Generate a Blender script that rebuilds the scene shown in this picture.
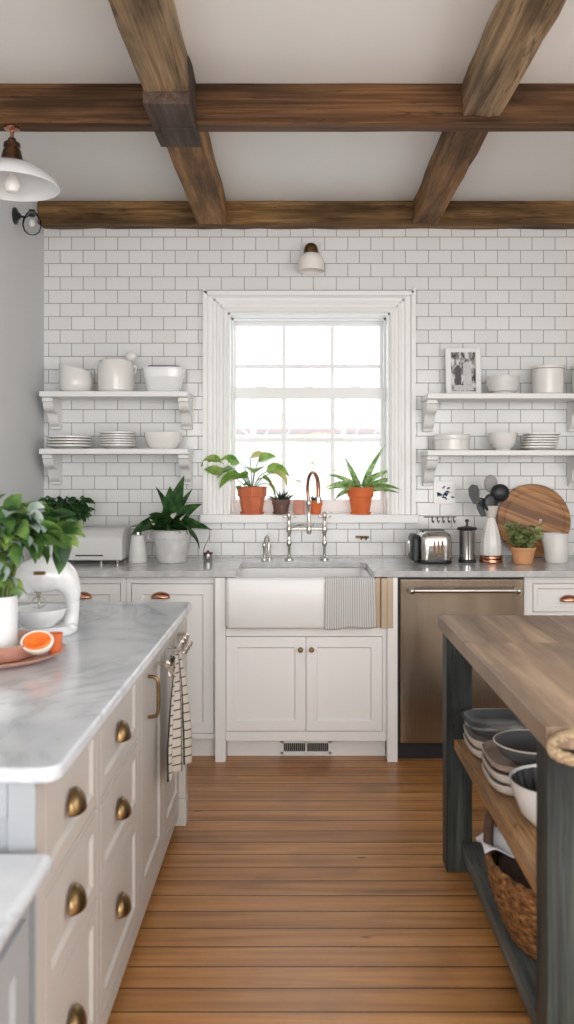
import bpy, bmesh, math, random
from mathutils import Vector, Matrix
PI = math.pi
rnd = random.Random(7)
for o in list(bpy.data.objects): bpy.data.objects.remove(o)
SC = bpy.context.scene
COL = SC.collection

# ------------------------------------------------------------------ camera
cam = bpy.data.cameras.new('camera'); camo = bpy.data.objects.new('camera', cam); COL.objects.link(camo)
camo.location = (0, 0, 1.42); camo.rotation_euler = (PI/2, 0, 0)
FPX = 850.0
cam.sensor_fit = 'HORIZONTAL'; cam.sensor_width = 36; cam.lens = FPX/574*36
cam.shift_x = (287-298)/1024.0*1024/574
cam.shift_y = -(512-470)/574.0
cam.clip_start = 0.05; cam.clip_end = 300
cam.dof.use_dof = True; cam.dof.focus_distance = 4.3; cam.dof.aperture_fstop = 5.0
SC.camera = camo

# ------------------------------------------------------------------ world and light
W = bpy.data.worlds.new('sky'); SC.world = W; W.use_nodes = True
wn = W.node_tree.nodes; wl = W.node_tree.links
bg = wn['Background']
tc = wn.new('ShaderNodeTexCoord'); sep = wn.new('ShaderNodeSeparateXYZ'); rp = wn.new('ShaderNodeValToRGB')
rp.color_ramp.elements[0].position = 0.45; rp.color_ramp.elements[0].color = (0.93, 0.93, 0.93, 1)
rp.color_ramp.elements[1].position = 0.9; rp.color_ramp.elements[1].color = (0.88, 0.94, 1.0, 1)
mp = wn.new('ShaderNodeMapRange'); mp.inputs['From Min'].default_value = -1; mp.inputs['From Max'].default_value = 1
wl.new(tc.outputs['Generated'], sep.inputs[0]); wl.new(sep.outputs['Z'], mp.inputs['Value'])
wl.new(mp.outputs[0], rp.inputs[0]); wl.new(rp.outputs[0], bg.inputs['Color'])
bg.inputs['Strength'].default_value = 1.9

def area(name, loc, rot, sx, sy, power, color):
    l = bpy.data.lights.new(name, 'AREA'); l.shape = 'RECTANGLE'; l.size = sx; l.size_y = sy
    l.energy = power; l.color = color
    o = bpy.data.objects.new(name, l); COL.objects.link(o); o.location = loc; o.rotation_euler = rot
    return o
area('fill_rear', (0.3, -1.9, 1.55), (PI/2, 0, 0), 3.6, 2.2, 84, (0.985, 0.985, 0.985))       # added fill lamp behind the camera; the rear wall has no window
area('fill_right', (2.26, 1.3, 1.6), (PI/2, 0, PI/2), 2.2, 1.6, 18, (0.99, 0.99, 0.98))   # unseen fill lamp added in front of the plain right wall

SC.view_settings.view_transform = 'Standard'; SC.view_settings.look = 'None'
SC.view_settings.gamma = 1; SC.view_settings.use_curve_mapping = False
SC.view_settings.exposure = 0.88

# ------------------------------------------------------------------ materials
MATS = {}
def newmat(name):
    m = bpy.data.materials.new(name); m.use_nodes = True
    nt = m.node_tree; b = nt.nodes['Principled BSDF']; MATS[name] = m
    return m, nt, b
def N(nt, t, **kw):
    n = nt.nodes.new(t)
    for k, v in kw.items():
        if k in n.inputs: n.inputs[k].default_value = v
        else: setattr(n, k, v)
    return n
def coords(nt, scale=(1,1,1), rot=(0,0,0), loc=(0,0,0)):
    t = nt.nodes.new('ShaderNodeTexCoord'); m = nt.nodes.new('ShaderNodeMapping')
    g = nt.nodes.new('ShaderNodeNewGeometry')
    m.inputs['Scale'].default_value = scale; m.inputs['Rotation'].default_value = rot; m.inputs['Location'].default_value = loc
    nt.nodes.remove(t)
    src = g.outputs['Position']
    if any(rot):
        r0 = nt.nodes.new('ShaderNodeMapping'); r0.inputs['Rotation'].default_value = rot; m.inputs['Rotation'].default_value = (0, 0, 0)
        nt.links.new(src, r0.inputs[0]); src = r0.outputs[0]
    nt.links.new(src, m.inputs[0])
    return m.outputs[0]
def c4(c): return (c[0], c[1], c[2], 1)
def srgb(r, g, b):
    f = lambda v: (v/255/12.92) if v/255 <= .04045 else ((v/255+.055)/1.055)**2.4
    return (f(r), f(g), f(b))
def ramp(nt, src, stops):
    r = nt.nodes.new('ShaderNodeValToRGB'); e = r.color_ramp.elements
    e[0].position, e[0].color = stops[0][0], c4(stops[0][1]); e[1].position, e[1].color = stops[-1][0], c4(stops[-1][1])
    for p, c in stops[1:-1]:
        x = e.new(p); x.color = c4(c)
    nt.links.new(src, r.inputs[0]); return r.outputs[0]
def bump(nt, b, src, strength=.2, dist=.002):
    bp = nt.nodes.new('ShaderNodeBump'); bp.inputs['Strength'].default_value = strength; bp.inputs['Distance'].default_value = dist
    nt.links.new(src, bp.inputs['Height']); nt.links.new(bp.outputs[0], b.inputs['Normal'])
def paint(name, c, rough=.45, c2=None, scale=6, metal=0, bs=0, spec=None, coat=0):
    m, nt, b = newmat(name)
    n = N(nt, 'ShaderNodeTexNoise', Scale=scale, Detail=4.0); nt.links.new(coords(nt), n.inputs['Vector'])
    c2 = c2 or tuple(x*.93 for x in c)
    nt.links.new(ramp(nt, n.outputs['Fac'], [(.3, c2), (.7, c)]), b.inputs['Base Color'])
    b.inputs['Roughness'].default_value = rough; b.inputs['Metallic'].default_value = metal
    if spec is not None: b.inputs['Specular IOR Level'].default_value = spec
    b.inputs['Coat Weight'].default_value = coat
    if bs: bump(nt, b, n.outputs['Fac'], bs, .003)
    return m
def wood(name, cs, axis='x', grain=30, rough=.55, knots=True, bs=.3):
    m, nt, b = newmat(name)
    k = {'x': (1.0, grain, grain), 'y': (grain, 1.0, grain), 'z': (grain, grain, 1.0)}[axis]
    n = N(nt, 'ShaderNodeTexNoise', Scale=1.0, Detail=7.0, Roughness=.62, Distortion=.6); nt.links.new(coords(nt, k), n.inputs['Vector'])
    k2 = {'x': (1.4, 5, 5), 'y': (5, 1.4, 5), 'z': (5, 5, 1.4)}[axis]
    n2 = N(nt, 'ShaderNodeTexNoise', Scale=1.5, Detail=5.0); nt.links.new(coords(nt, k2), n2.inputs['Vector'])
    a = ramp(nt, n.outputs['Fac'], [(.3, cs[0]), (.5, cs[1]), (.68, cs[2])])
    bb = ramp(nt, n2.outputs['Fac'], [(.36, (.38, .36, .34)), (.5, (1, 1, 1)), (.66, (1.4, 1.3, 1.15))])
    mx = N(nt, 'ShaderNodeMix', data_type='RGBA', blend_type='MULTIPLY'); mx.inputs[0].default_value = .75
    nt.links.new(a, mx.inputs[6]); nt.links.new(bb, mx.inputs[7])
    out = mx.outputs[2]
    k4 = {'x': (3, 150, 150), 'y': (150, 3, 150), 'z': (150, 150, 3)}[axis]
    n4 = N(nt, 'ShaderNodeTexNoise', Scale=1.0, Detail=3.0, Distortion=.3); nt.links.new(coords(nt, k4), n4.inputs['Vector'])
    k5 = {'x': (.9, 24, 24), 'y': (24, .9, 24), 'z': (24, 24, .9)}[axis]
    n5 = N(nt, 'ShaderNodeTexNoise', Scale=1.0, Detail=2.0, Distortion=1.2); nt.links.new(coords(nt, k5, (0, 0, 0), (3, 5, 7)), n5.inputs['Vector'])
    for src, stp in ((n4.outputs['Fac'], [(.36, (.62, .60, .58)), (.6, (1.12, 1.1, 1.06))]), (n5.outputs['Fac'], [(.485, (1, 1, 1)), (.50, (.30, .27, .25)), (.515, (1, 1, 1))])):
        m4 = N(nt, 'ShaderNodeMix', data_type='RGBA', blend_type='MULTIPLY'); m4.inputs[0].default_value = .7
        nt.links.new(out, m4.inputs[6]); nt.links.new(ramp(nt, src, stp), m4.inputs[7]); out = m4.outputs[2]
    b.inputs['Specular IOR Level'].default_value = .2
    if knots:
        v = N(nt, 'ShaderNodeTexVoronoi', Scale=1.0); k3 = {'x': (3, 8, 8), 'y': (8, 3, 8), 'z': (8, 8, 3)}[axis]
        nt.links.new(coords(nt, k3), v.inputs['Vector'])
        kk = ramp(nt, v.outputs['Distance'], [(.04, (.25, .2, .17)), (.13, (1, 1, 1))])
        m2 = N(nt, 'ShaderNodeMix', data_type='RGBA', blend_type='MULTIPLY'); m2.inputs[0].default_value = .8
        nt.links.new(out, m2.inputs[6]); nt.links.new(kk, m2.inputs[7]); out = m2.outputs[2]
    nt.links.new(out, b.inputs['Base Color']); b.inputs['Roughness'].default_value = rough
    bump(nt, b, n.outputs['Fac'], bs, .004)
    return m

cab = paint('cabinet_paint', (.865, .86, .85), .38, (.84, .835, .825), 3)
isl = paint('island_paint', (.55, .52, .485), .4, (.52, .49, .455), 3)
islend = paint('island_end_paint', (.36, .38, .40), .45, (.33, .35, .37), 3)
wallp = paint('wall_paint', (.70, .715, .725), .6, (.68, .695, .705), 2)
ceilp = paint('ceiling_paint', (.80, .79, .765), .7, (.78, .77, .745), 2, bs=.05)
trimp = paint('trim_paint', (.86, .86, .85), .35, (.84, .84, .83), 3)
shelfp = paint('shelf_paint', (.82, .815, .80), .35, (.80, .795, .78), 4)
ceram = paint('white_ceramic', (.80, .785, .755), .22, (.77, .755, .725), 8, coat=.3)
stonew = paint('stoneware', (.72, .715, .70), .4, (.66, .655, .64), 30, bs=.1)
sinkm = paint('fireclay', (.85, .85, .845), .38, (.84, .84, .835), 3, coat=.08)
terra = paint('terracotta', srgb(212, 120, 82), .75, srgb(196, 104, 70), 14, bs=.15)
terra2 = paint('terracotta_bright', srgb(222, 116, 62), .7, srgb(208, 100, 50), 14, bs=.15)
terra3 = paint('clay_tan', srgb(214, 158, 112), .75, srgb(200, 142, 98), 14, bs=.15)
brownpot = paint('brown_clay', srgb(122, 92, 84), .7, srgb(100, 75, 68), 20, bs=.15)
pinkclay = paint('pink_clay', srgb(222, 160, 142), .7, srgb(208, 142, 124), 14)
nickel = paint('polished_nickel', (.74, .70, .65), .16, (.66, .62, .57), 10, metal=1)
copper = paint('copper', srgb(196, 146, 120), .25, srgb(172, 118, 92), 20, metal=1)
copperplate = paint('hammered_copper', srgb(216, 172, 154), .45, srgb(204, 156, 138), 40, metal=.08, bs=.15)
brass = paint('aged_brass', srgb(150, 125, 88), .3, srgb(110, 88, 58), 30, metal=1)
bronze = paint('dark_bronze', srgb(120, 90, 64), .38, srgb(62, 46, 36), 30, metal=.9)
blackm = paint('black_metal', (.012, .013, .016), .4, (.02, .02, .025), 10)
blackp = paint('black_nylon', (.016, .018, .020), .42, (.010, .011, .012), 14)
greyp = paint('grey_silicone', (.33, .32, .30), .5, (.27, .26, .25), 14)
darkgap = paint('black_plinth', (.01, .01, .012), .6)
steel = None
tanrefl = paint('tan_reflection', srgb(196, 176, 150), .4, srgb(186, 164, 138), 5)  # warm reflection beside the sink, put into the base colour
soil = paint('soil', (.05, .035, .025), .95, (.03, .02, .015), 60, bs=.6)
galv = paint('whitewashed_metal', (.66, .665, .66), .6, (.52, .51, .49), 16, bs=.2)
enamel = paint('white_enamel', (.82, .83, .84), .18, (.80, .81, .82), 3, coat=.4)
breadb = paint('matte_white_enamel', (.66, .66, .645), .4, (.63, .63, .615), 3)
opal = paint('opal_glass', (.86, .82, .78), .25, (.85, .81, .77), 3)
greydish = paint('grey_glaze', (.11, .115, .12), .15, (.13, .14, .15), 12, coat=.4)
creamdish = paint('cream_dish', (.66, .61, .55), .35, (.60, .55, .49), 12)
pinkdish = paint('tan_glaze', (.42, .33, .27), .3, (.36, .28, .22), 12)
rope = paint('jute_rope', srgb(180, 160, 130), .9, srgb(130, 108, 80), 150, bs=.8)
orangef = paint('orange_flesh', srgb(238, 130, 50), .5, srgb(226, 100, 28), 40, bs=.2)
rindm = paint('white_rind', (.85, .80, .73), .5, (.82, .76, .68), 20)
snow = paint('snow', (.85, .86, .88), .8, (.78, .79, .82), .4)
facade = paint('pale_facade', (.74, .74, .73), .8, (.68, .68, .68), 1)
roofm = paint('rosy_roof', (.35, .275, .26), .8, (.32, .26, .25), 2)
barkp = paint('pale_bark', (.50, .49, .48), .8, (.42, .42, .42), 3)
shrubm = paint('pale_shrub', (.62, .60, .50), .8, (.66, .58, .48), 2)
shrubg = paint('pale_green_shrub', (.50, .60, .53), .8, (.58, .64, .60), 2)
stem = paint('stem_green', srgb(110, 130, 60), .6, srgb(90, 110, 50), 30)
clothw = paint('white_cloth', (.75, .75, .78), .9, (.68, .68, .71), 30, bs=.2)
darkfill = paint('dark_wool', (.035, .018, .014), .9, (.06, .03, .022), 60, bs=.6)

def leafmat(name, cols, scale=18):
    m, nt, b = newmat(name)
    n = N(nt, 'ShaderNodeTexNoise', Scale=scale, Detail=3.0); nt.links.new(coords(nt), n.inputs['Vector'])
    k = len(cols); stops = [(.32+.36*i/(k-1), cols[i]) for i in range(k)]
    nt.links.new(ramp(nt, n.outputs['Fac'], stops), b.inputs['Base Color'])
    b.inputs['Roughness'].default_value = .38
    b.inputs['Transmission Weight'].default_value = 0
    b.inputs['Subsurface Weight'].default_value = .0
    tr = N(nt, 'ShaderNodeBsdfTranslucent'); nt.links.new(b.inputs['Base Color'].links[0].from_socket, tr.inputs['Color'])
    mx = nt.nodes.new('ShaderNodeMixShader'); mx.inputs[0].default_value = .3
    out = nt.nodes['Material Output']
    nt.links.new(b.outputs[0], mx.inputs[1]); nt.links.new(tr.outputs[0], mx.inputs[2]); nt.links.new(mx.outputs[0], out.inputs[0])
    return m
lf_pothos = leafmat('pothos_leaf', [srgb(90, 140, 60), srgb(135, 178, 78), srgb(185, 200, 115)])
lf_yellow = leafmat('yellow_leaf', [srgb(205, 200, 115), srgb(218, 208, 138)])
lf_dark = leafmat('dark_leaf', [srgb(30, 60, 34), srgb(58, 96, 50), srgb(80, 118, 62)], 26)
lf_spider = leafmat('spider_leaf', [srgb(85, 125, 70), srgb(135, 168, 100), srgb(190, 205, 160)], 40)
lf_aloe = leafmat('aloe_leaf', [srgb(48, 52, 46), srgb(76, 84, 68)], 50)
lf_mix = leafmat('bouquet_leaf', [srgb(34, 66, 34), srgb(78, 118, 56), srgb(146, 176, 92)], 12)
lf_silver = leafmat('silver_leaf', [srgb(120, 150, 140), srgb(170, 190, 182), srgb(215, 222, 216)], 16)
lf_succ = leafmat('succulent_leaf', [srgb(90, 112, 66), srgb(142, 156, 98), srgb(178, 180, 128)], 40)
lf_pale = leafmat('pale_leaf', [srgb(190, 182, 165), srgb(205, 198, 182)], 20)

# wall tiles
def tile_mat():
    m, nt, b = newmat('subway_tile')
    g = nt.nodes.new('ShaderNodeNewGeometry'); s = nt.nodes.new('ShaderNodeSeparateXYZ'); c = nt.nodes.new('ShaderNodeCombineXYZ')
    ax = N(nt, 'ShaderNodeMath', operation='ADD'); ax.inputs[1].default_value = -.0214
    az = N(nt, 'ShaderNodeMath', operation='ADD'); az.inputs[1].default_value = -.036
    nt.links.new(g.outputs['Position'], s.inputs[0]); nt.links.new(s.outputs['X'], ax.inputs[0]); nt.links.new(s.outputs['Z'], az.inputs[0])
    nt.links.new(ax.outputs[0], c.inputs[0]); nt.links.new(az.outputs[0], c.inputs[1])
    br = nt.nodes.new('ShaderNodeTexBrick'); br.offset = .5
    br.inputs['Scale'].default_value = 1; br.inputs['Brick Width'].default_value = .130; br.inputs['Row Height'].default_value = .075
    br.inputs['Mortar Size'].default_value = .0021; br.inputs['Mortar Smooth'].default_value = .25; br.inputs['Bias'].default_value = 0
    br.inputs['Color1'].default_value = (.775, .78, .775, 1); br.inputs['Color2'].default_value = (.735, .74, .735, 1)
    br.inputs['Mortar'].default_value = (.25, .235, .22, 1)
    nt.links.new(c.outputs[0], br.inputs['Vector']); nt.links.new(br.outputs['Color'], b.inputs['Base Color'])
    n = N(nt, 'ShaderNodeTexNoise', Scale=14.0, Detail=2.0); nt.links.new(c.outputs[0], n.inputs['Vector'])
    inv = N(nt, 'ShaderNodeMath', operation='MULTIPLY_ADD'); inv.inputs[1].default_value = -1.6
    nt.links.new(br.outputs['Fac'], inv.inputs[0]); nt.links.new(n.outputs['Fac'], inv.inputs[2])
    bump(nt, b, inv.outputs[0], .35, .002)
    r = N(nt, 'ShaderNodeMath', operation='MULTIPLY_ADD'); r.inputs[1].default_value = .5; r.inputs[2].default_value = .14
    nt.links.new(br.outputs['Fac'], r.inputs[0]); nt.links.new(r.outputs[0], b.inputs['Roughness'])
    return m
tilem = tile_mat()

def plank_mat(name, width, row, gap, cols, gapc, rough, axis, off=0, grain=26, knots=True, smooth=.3):
    m, nt, b = newmat(name)
    g = nt.nodes.new('ShaderNodeNewGeometry'); s = nt.nodes.new('ShaderNodeSeparateXYZ'); c = nt.nodes.new('ShaderNodeCombineXYZ')
    nt.links.new(g.outputs['Position'], s.inputs[0])
    ad = N(nt, 'ShaderNodeMath', operation='ADD'); ad.inputs[1].default_value = off
    if axis == 'x':
        ax = N(nt, 'ShaderNodeMath', operation='ADD'); ax.inputs[1].default_value = 3.2; nt.links.new(s.outputs['X'], ax.inputs[0]); nt.links.new(ax.outputs[0], c.inputs[0]); nt.links.new(s.outputs['Y'], ad.inputs[0])
    else:
        nt.links.new(s.outputs['Y'], c.inputs[0]); nt.links.new(s.outputs['X'], ad.inputs[0])
    nt.links.new(ad.outputs[0], c.inputs[1])
    br = nt.nodes.new('ShaderNodeTexBrick'); br.offset = 0.0
    br.inputs['Scale'].default_value = 1; br.inputs['Brick Width'].default_value = width; br.inputs['Row Height'].default_value = row
    br.inputs['Mortar Size'].default_value = gap; br.inputs['Mortar Smooth'].default_value = smooth; br.inputs['Bias'].default_value = 0
    br.inputs['Color1'].default_value = (0, 0, 0, 1); br.inputs['Color2'].default_value = (1, 1, 1, 1); br.inputs['Mortar'].default_value = (.5, .5, .5, 1)
    nt.links.new(c.outputs[0], br.inputs['Vector'])
    sc = N(nt, 'ShaderNodeVectorMath', operation='MULTIPLY'); sc.inputs[1].default_value = (1.3, grain, 1)
    nt.links.new(c.outputs[0], sc.inputs[0])
    ofs = N(nt, 'ShaderNodeVectorMath', operation='MULTIPLY_ADD'); ofs.inputs[1].default_value = (7, 3, 5)
    nt.links.new(br.outputs['Color'], ofs.inputs[0]); nt.links.new(sc.outputs[0], ofs.inputs[2])
    n = N(nt, 'ShaderNodeTexNoise', Scale=1.0, Detail=7.0, Roughness=.6, Distortion=.5); nt.links.new(ofs.outputs[0], n.inputs['Vector'])
    base = ramp(nt, n.outputs['Fac'], [(.3, cols[0]), (.5, cols[1]), (.7, cols[2])])
    tint = ramp(nt, br.outputs['Color'], [(0, (.80, .78, .76)), (1, (1.1, 1.08, 1.05))])
    mx = N(nt, 'ShaderNodeMix', data_type='RGBA', blend_type='MULTIPLY'); mx.inputs[0].default_value = 1
    nt.links.new(base, mx.inputs[6]); nt.links.new(tint, mx.inputs[7]); out = mx.outputs[2]
    n3 = N(nt, 'ShaderNodeTexNoise', Scale=3.2, Detail=5.0); nt.links.new(c.outputs[0], n3.inputs['Vector'])
    st = ramp(nt, n3.outputs['Fac'], [(.30, (.62, .60, .60)), (.48, (1, 1, 1))])
    m3 = N(nt, 'ShaderNodeMix', data_type='RGBA', blend_type='MULTIPLY'); m3.inputs[0].default_value = .7
    nt.links.new(out, m3.inputs[6]); nt.links.new(st, m3.inputs[7]); out = m3.outputs[2]
    if knots:
        v = N(nt, 'ShaderNodeTexVoronoi', Scale=1.0)
        s3 = N(nt, 'ShaderNodeVectorMath', operation='MULTIPLY'); s3.inputs[1].default_value = (4.2, 9.5, 1)
        nt.links.new(c.outputs[0], s3.inputs[0]); nt.links.new(s3.outputs[0], v.inputs['Vector'])
        kk = ramp(nt, v.outputs['Distance'], [(.035, (.22, .16, .13)), (.10, (1, 1, 1))])
        m2 = N(nt, 'ShaderNodeMix', data_type='RGBA', blend_type='MULTIPLY'); m2.inputs[0].default_value = .8
        nt.links.new(out, m2.inputs[6]); nt.links.new(kk, m2.inputs[7]); out = m2.outputs[2]
    mg = N(nt, 'ShaderNodeMix', data_type='RGBA'); nt.links.new(br.outputs['Fac'], mg.inputs[0])
    nt.links.new(out, mg.inputs[6]); mg.inputs[7].default_value = c4(gapc)
    nt.links.new(mg.outputs[2], b.inputs['Base Color'])
    rr = N(nt, 'ShaderNodeMapRange'); rr.inputs['To Min'].default_value = rough-.08; rr.inputs['To Max'].default_value = rough+.12
    nt.links.new(n3.outputs['Fac'], rr.inputs['Value']); nt.links.new(rr.outputs[0], b.inputs['Roughness'])
    h = N(nt, 'ShaderNodeMath', operation='MULTIPLY_ADD'); h.inputs[1].default_value = -2.5
    nt.links.new(br.outputs['Fac'], h.inputs[0]); nt.links.new(n.outputs['Fac'], h.inputs[2])
    bump(nt, b, h.outputs[0], .35, .002)
    return m
floorm = plank_mat('pine_floorboards', 7.7, .1015, .0034, [(.29, .124, .036), (.46, .212, .064), (.60, .305, .108)], (.05, .02, .008), .33, 'x', off=.006)
blockm = plank_mat('weathered_table_planks', 2.6, .14, .0007, [(.15, .10, .065), (.32, .22, .145), (.46, .33, .225)], (.14, .09, .06), .42, 'y', off=.04, grain=18)
shelfwood = wood('pine_shelf_board', [(.19, .10, .045), (.35, .20, .095), (.47, .29, .15)], 'y', 24, .45)
tablewood = wood('table_edge_wood', [(.30, .22, .17), (.46, .35, .28), (.56, .44, .36)], 'y', 24, .45, knots=False)
greywood = wood('grey_stained_wood', [(.014, .018, .018), (.038, .046, .046), (.070, .082, .080)], 'z', 22, .5)
greywoody = wood('grey_stained_board', [(.05, .058, .06), (.09, .105, .108), (.15, .165, .168)], 'y', 22, .5)
beam_dark = wood('dark_walnut_beam', [(.040, .019, .008), (.10, .048, .020), (.165, .085, .038)], 'x', 40, .6, knots=False)
beam_back = wood('hewn_back_beam', [(.05, .026, .010), (.16, .09, .036), (.30, .185, .08)], 'x', 22, .65)
beam_long = wood('weathered_beam', [(.13, .085, .045), (.27, .188, .11), (.41, .305, .19)], 'y', 18, .65)
beam_long2 = wood('warm_hewn_beam', [(.085, .040, .014), (.23, .12, .046), (.37, .215, .095)], 'y', 18, .65)
beam_grey = wood('grey_splice_wood', [(.045, .03, .025), (.085, .058, .047), (.13, .095, .08)], 'y', 18, .65, knots=False)

def marble(name, base, vein, scale=2.4, rough=.12, amt=.9):
    m, nt, b = newmat(name)
    n = N(nt, 'ShaderNodeTexNoise', Scale=scale, Detail=8.0, Roughness=.6, Distortion=1.6); nt.links.new(coords(nt, (1, .7, 1), (0, 0, .6)), n.inputs['Vector'])
    a = ramp(nt, n.outputs['Fac'], [(.36, base), (.46, tuple(x*.9 for x in base)), (.50, vein), (.54, tuple(x*.92 for x in base)), (.66, base)])
    n2 = N(nt, 'ShaderNodeTexNoise', Scale=scale*2.5, Detail=6.0); nt.links.new(coords(nt), n2.inputs['Vector'])
    bb = ramp(nt, n2.outputs['Fac'], [(.35, (.80, .82, .84)), (.6, (1, 1, 1))])
    mx = N(nt, 'ShaderNodeMix', data_type='RGBA', blend_type='MULTIPLY'); mx.inputs[0].default_value = amt
    nt.links.new(a, mx.inputs[6]); nt.links.new(bb, mx.inputs[7]); nt.links.new(mx.outputs[2], b.inputs['Base Color'])
    b.inputs['Roughness'].default_value = rough
    return m
marb = marble('carrara_marble', (.70, .73, .77), (.50, .53, .57), 2.2, .18, .7)
marb2 = marble('grey_marble_counter', (.60, .60, .595), (.52, .52, .52), 7, .14, .8)

def steel_mat():
    m, nt, b = newmat('brushed_steel')
    n = N(nt, 'ShaderNodeTexNoise', Scale=1.0, Detail=3.0); nt.links.new(coords(nt, (400, 400, 2)), n.inputs['Vector'])
    nt.links.new(ramp(nt, n.outputs['Fac'], [(.3, (.27, .215, .155)), (.7, (.37, .305, .235))]), b.inputs['Base Color'])
    b.inputs['Metallic'].default_value = 1; b.inputs['Roughness'].default_value = .24
    n2 = N(nt, 'ShaderNodeTexNoise', Scale=1.0, Detail=1.0); nt.links.new(coords(nt, (5, 5, .6)), n2.inputs['Vector'])
    bump(nt, b, n2.outputs['Fac'], .5, .02)
    return m
steel = steel_mat()
chrome = paint('bright_steel', (.62, .60, .57), .2, (.5, .48, .46), 5, metal=1)

def stripe_mat(name, base, line, sx, sz, lw, vertical=True, horizontal=True, axis='X'):
    m, nt, b = newmat(name)
    uv = nt.nodes.new('ShaderNodeTexCoord'); s = nt.nodes.new('ShaderNodeSeparateXYZ'); nt.links.new(uv.outputs['UV'], s.inputs[0])
    outs = []
    for on, k, ch in ((vertical, sx, 'X'), (horizontal, sz, 'Y')):
        if not on: continue
        a = N(nt, 'ShaderNodeMath', operation='MULTIPLY'); a.inputs[1].default_value = k; nt.links.new(s.outputs[ch], a.inputs[0])
        f = N(nt, 'ShaderNodeMath', operation='FRACT'); nt.links.new(a.outputs[0], f.inputs[0])
        l = N(nt, 'ShaderNodeMath', operation='LESS_THAN'); l.inputs[1].default_value = lw; nt.links.new(f.outputs[0], l.inputs[0])
        outs.append(l.outputs[0])
    fac = outs[0]
    if len(outs) == 2:
        mm = N(nt, 'ShaderNodeMath', operation='MAXIMUM'); nt.links.new(outs[0], mm.inputs[0]); nt.links.new(outs[1], mm.inputs[1]); fac = mm.outputs[0]
    mx = N(nt, 'ShaderNodeMix', data_type='RGBA'); nt.links.new(fac, mx.inputs[0]); mx.inputs[6].default_value = c4(base); mx.inputs[7].default_value = c4(line)
    nt.links.new(mx.outputs[2], b.inputs['Base Color']); b.inputs['Roughness'].default_value = .95
    return m
towel_check = stripe_mat('checked_linen', (.60, .55, .48), (.035, .032, .03), 7, 15, .14)
towel_stripe = stripe_mat('striped_linen', (.62, .61, .59), (.30, .31, .33), 22, 1, .30, horizontal=False)

def glass_mat(name, tint, fac):
    m, nt, b = newmat(name)
    t = N(nt, 'ShaderNodeBsdfTransparent'); t.inputs['Color'].default_value = c4(tint)
    g = N(nt, 'ShaderNodeBsdfGlossy'); g.inputs['Roughness'].default_value = .03
    lw = N(nt, 'ShaderNodeLayerWeight'); lw.inputs['Blend'].default_value = fac
    mx = nt.nodes.new('ShaderNodeMixShader'); nt.links.new(lw.outputs['Fresnel'], mx.inputs[0])
    nt.links.new(t.outputs[0], mx.inputs[1]); nt.links.new(g.outputs[0], mx.inputs[2]); nt.links.new(mx.outputs[0], nt.nodes['Material Output'].inputs[0])
    return m
glassw = glass_mat('window_glass', (.97, .98, .98), .08)
glassc = glass_mat('clear_glass', (.96, .97, .97), .15)

def board_mat():
    m, nt, b = newmat('striped_acacia')
    w = N(nt, 'ShaderNodeTexNoise', Scale=1.0, Detail=2.0)
    nt.links.new(coords(nt, (1.5, 1, 22), (0, -.36, 0)), w.inputs['Vector'])
    n = N(nt, 'ShaderNodeTexNoise', Scale=1.0, Detail=6.0); nt.links.new(coords(nt, (8, 8, 120), (0, -.36, 0)), n.inputs['Vector'])
    a = ramp(nt, w.outputs['Fac'], [(.38, srgb(122, 78, 40)), (.46, srgb(158, 106, 58)), (.54, srgb(190, 138, 82)), (.64, srgb(144, 94, 50))])
    bb = ramp(nt, n.outputs['Fac'], [(.3, (.8, .78, .75)), (.7, (1.05, 1.05, 1.05))])
    mx = N(nt, 'ShaderNodeMix', data_type='RGBA', blend_type='MULTIPLY'); mx.inputs[0].default_value = .8
    nt.links.new(a, mx.inputs[6]); nt.links.new(bb, mx.inputs[7]); nt.links.new(mx.outputs[2], b.inputs['Base Color'])
    b.inputs['Roughness'].default_value = .45
    return m
boardm = board_mat()

def wicker_mat():
    m, nt, b = newmat('woven_seagrass')
    n = N(nt, 'ShaderNodeTexNoise', Scale=45.0, Detail=4.0); nt.links.new(coords(nt, (1, 1, 2)), n.inputs['Vector'])
    nt.links.new(ramp(nt, n.outputs['Fac'], [(.35, srgb(78, 48, 24)), (.55, srgb(140, 96, 52)), (.7, srgb(180, 134, 80))]), b.inputs['Base Color'])
    b.inputs['Roughness'].default_value = .75; bump(nt, b, n.outputs['Fac'], .8, .006)
    return m
wicker = wicker_mat()
wickerd = paint('dark_wicker', (.05, .025, .015), .7, (.10, .05, .03), 70, bs=.8)

def photo_mat():
    m, nt, b = newmat('monochrome_print')
    n = N(nt, 'ShaderNodeTexNoise', Scale=26.0, Detail=5.0); nt.links.new(coords(nt, (1.5, 1, .8)), n.inputs['Vector'])
    nt.links.new(ramp(nt, n.outputs['Fac'], [(.40, (.05, .05, .05)), (.52, (.35, .35, .35)), (.60, (.7, .7, .7))]), b.inputs['Base Color'])
    b.inputs['Roughness'].default_value = .25
    return m
photom = photo_mat()
printdark = paint('print_dark', (.08, .08, .08), .3); printlight = paint('print_light', (.62, .62, .61), .3, (.5, .5, .5), 60)
bluem = paint('cobalt_glaze', (.05, .10, .22), .25, (.15, .22, .34), 60)

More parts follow.
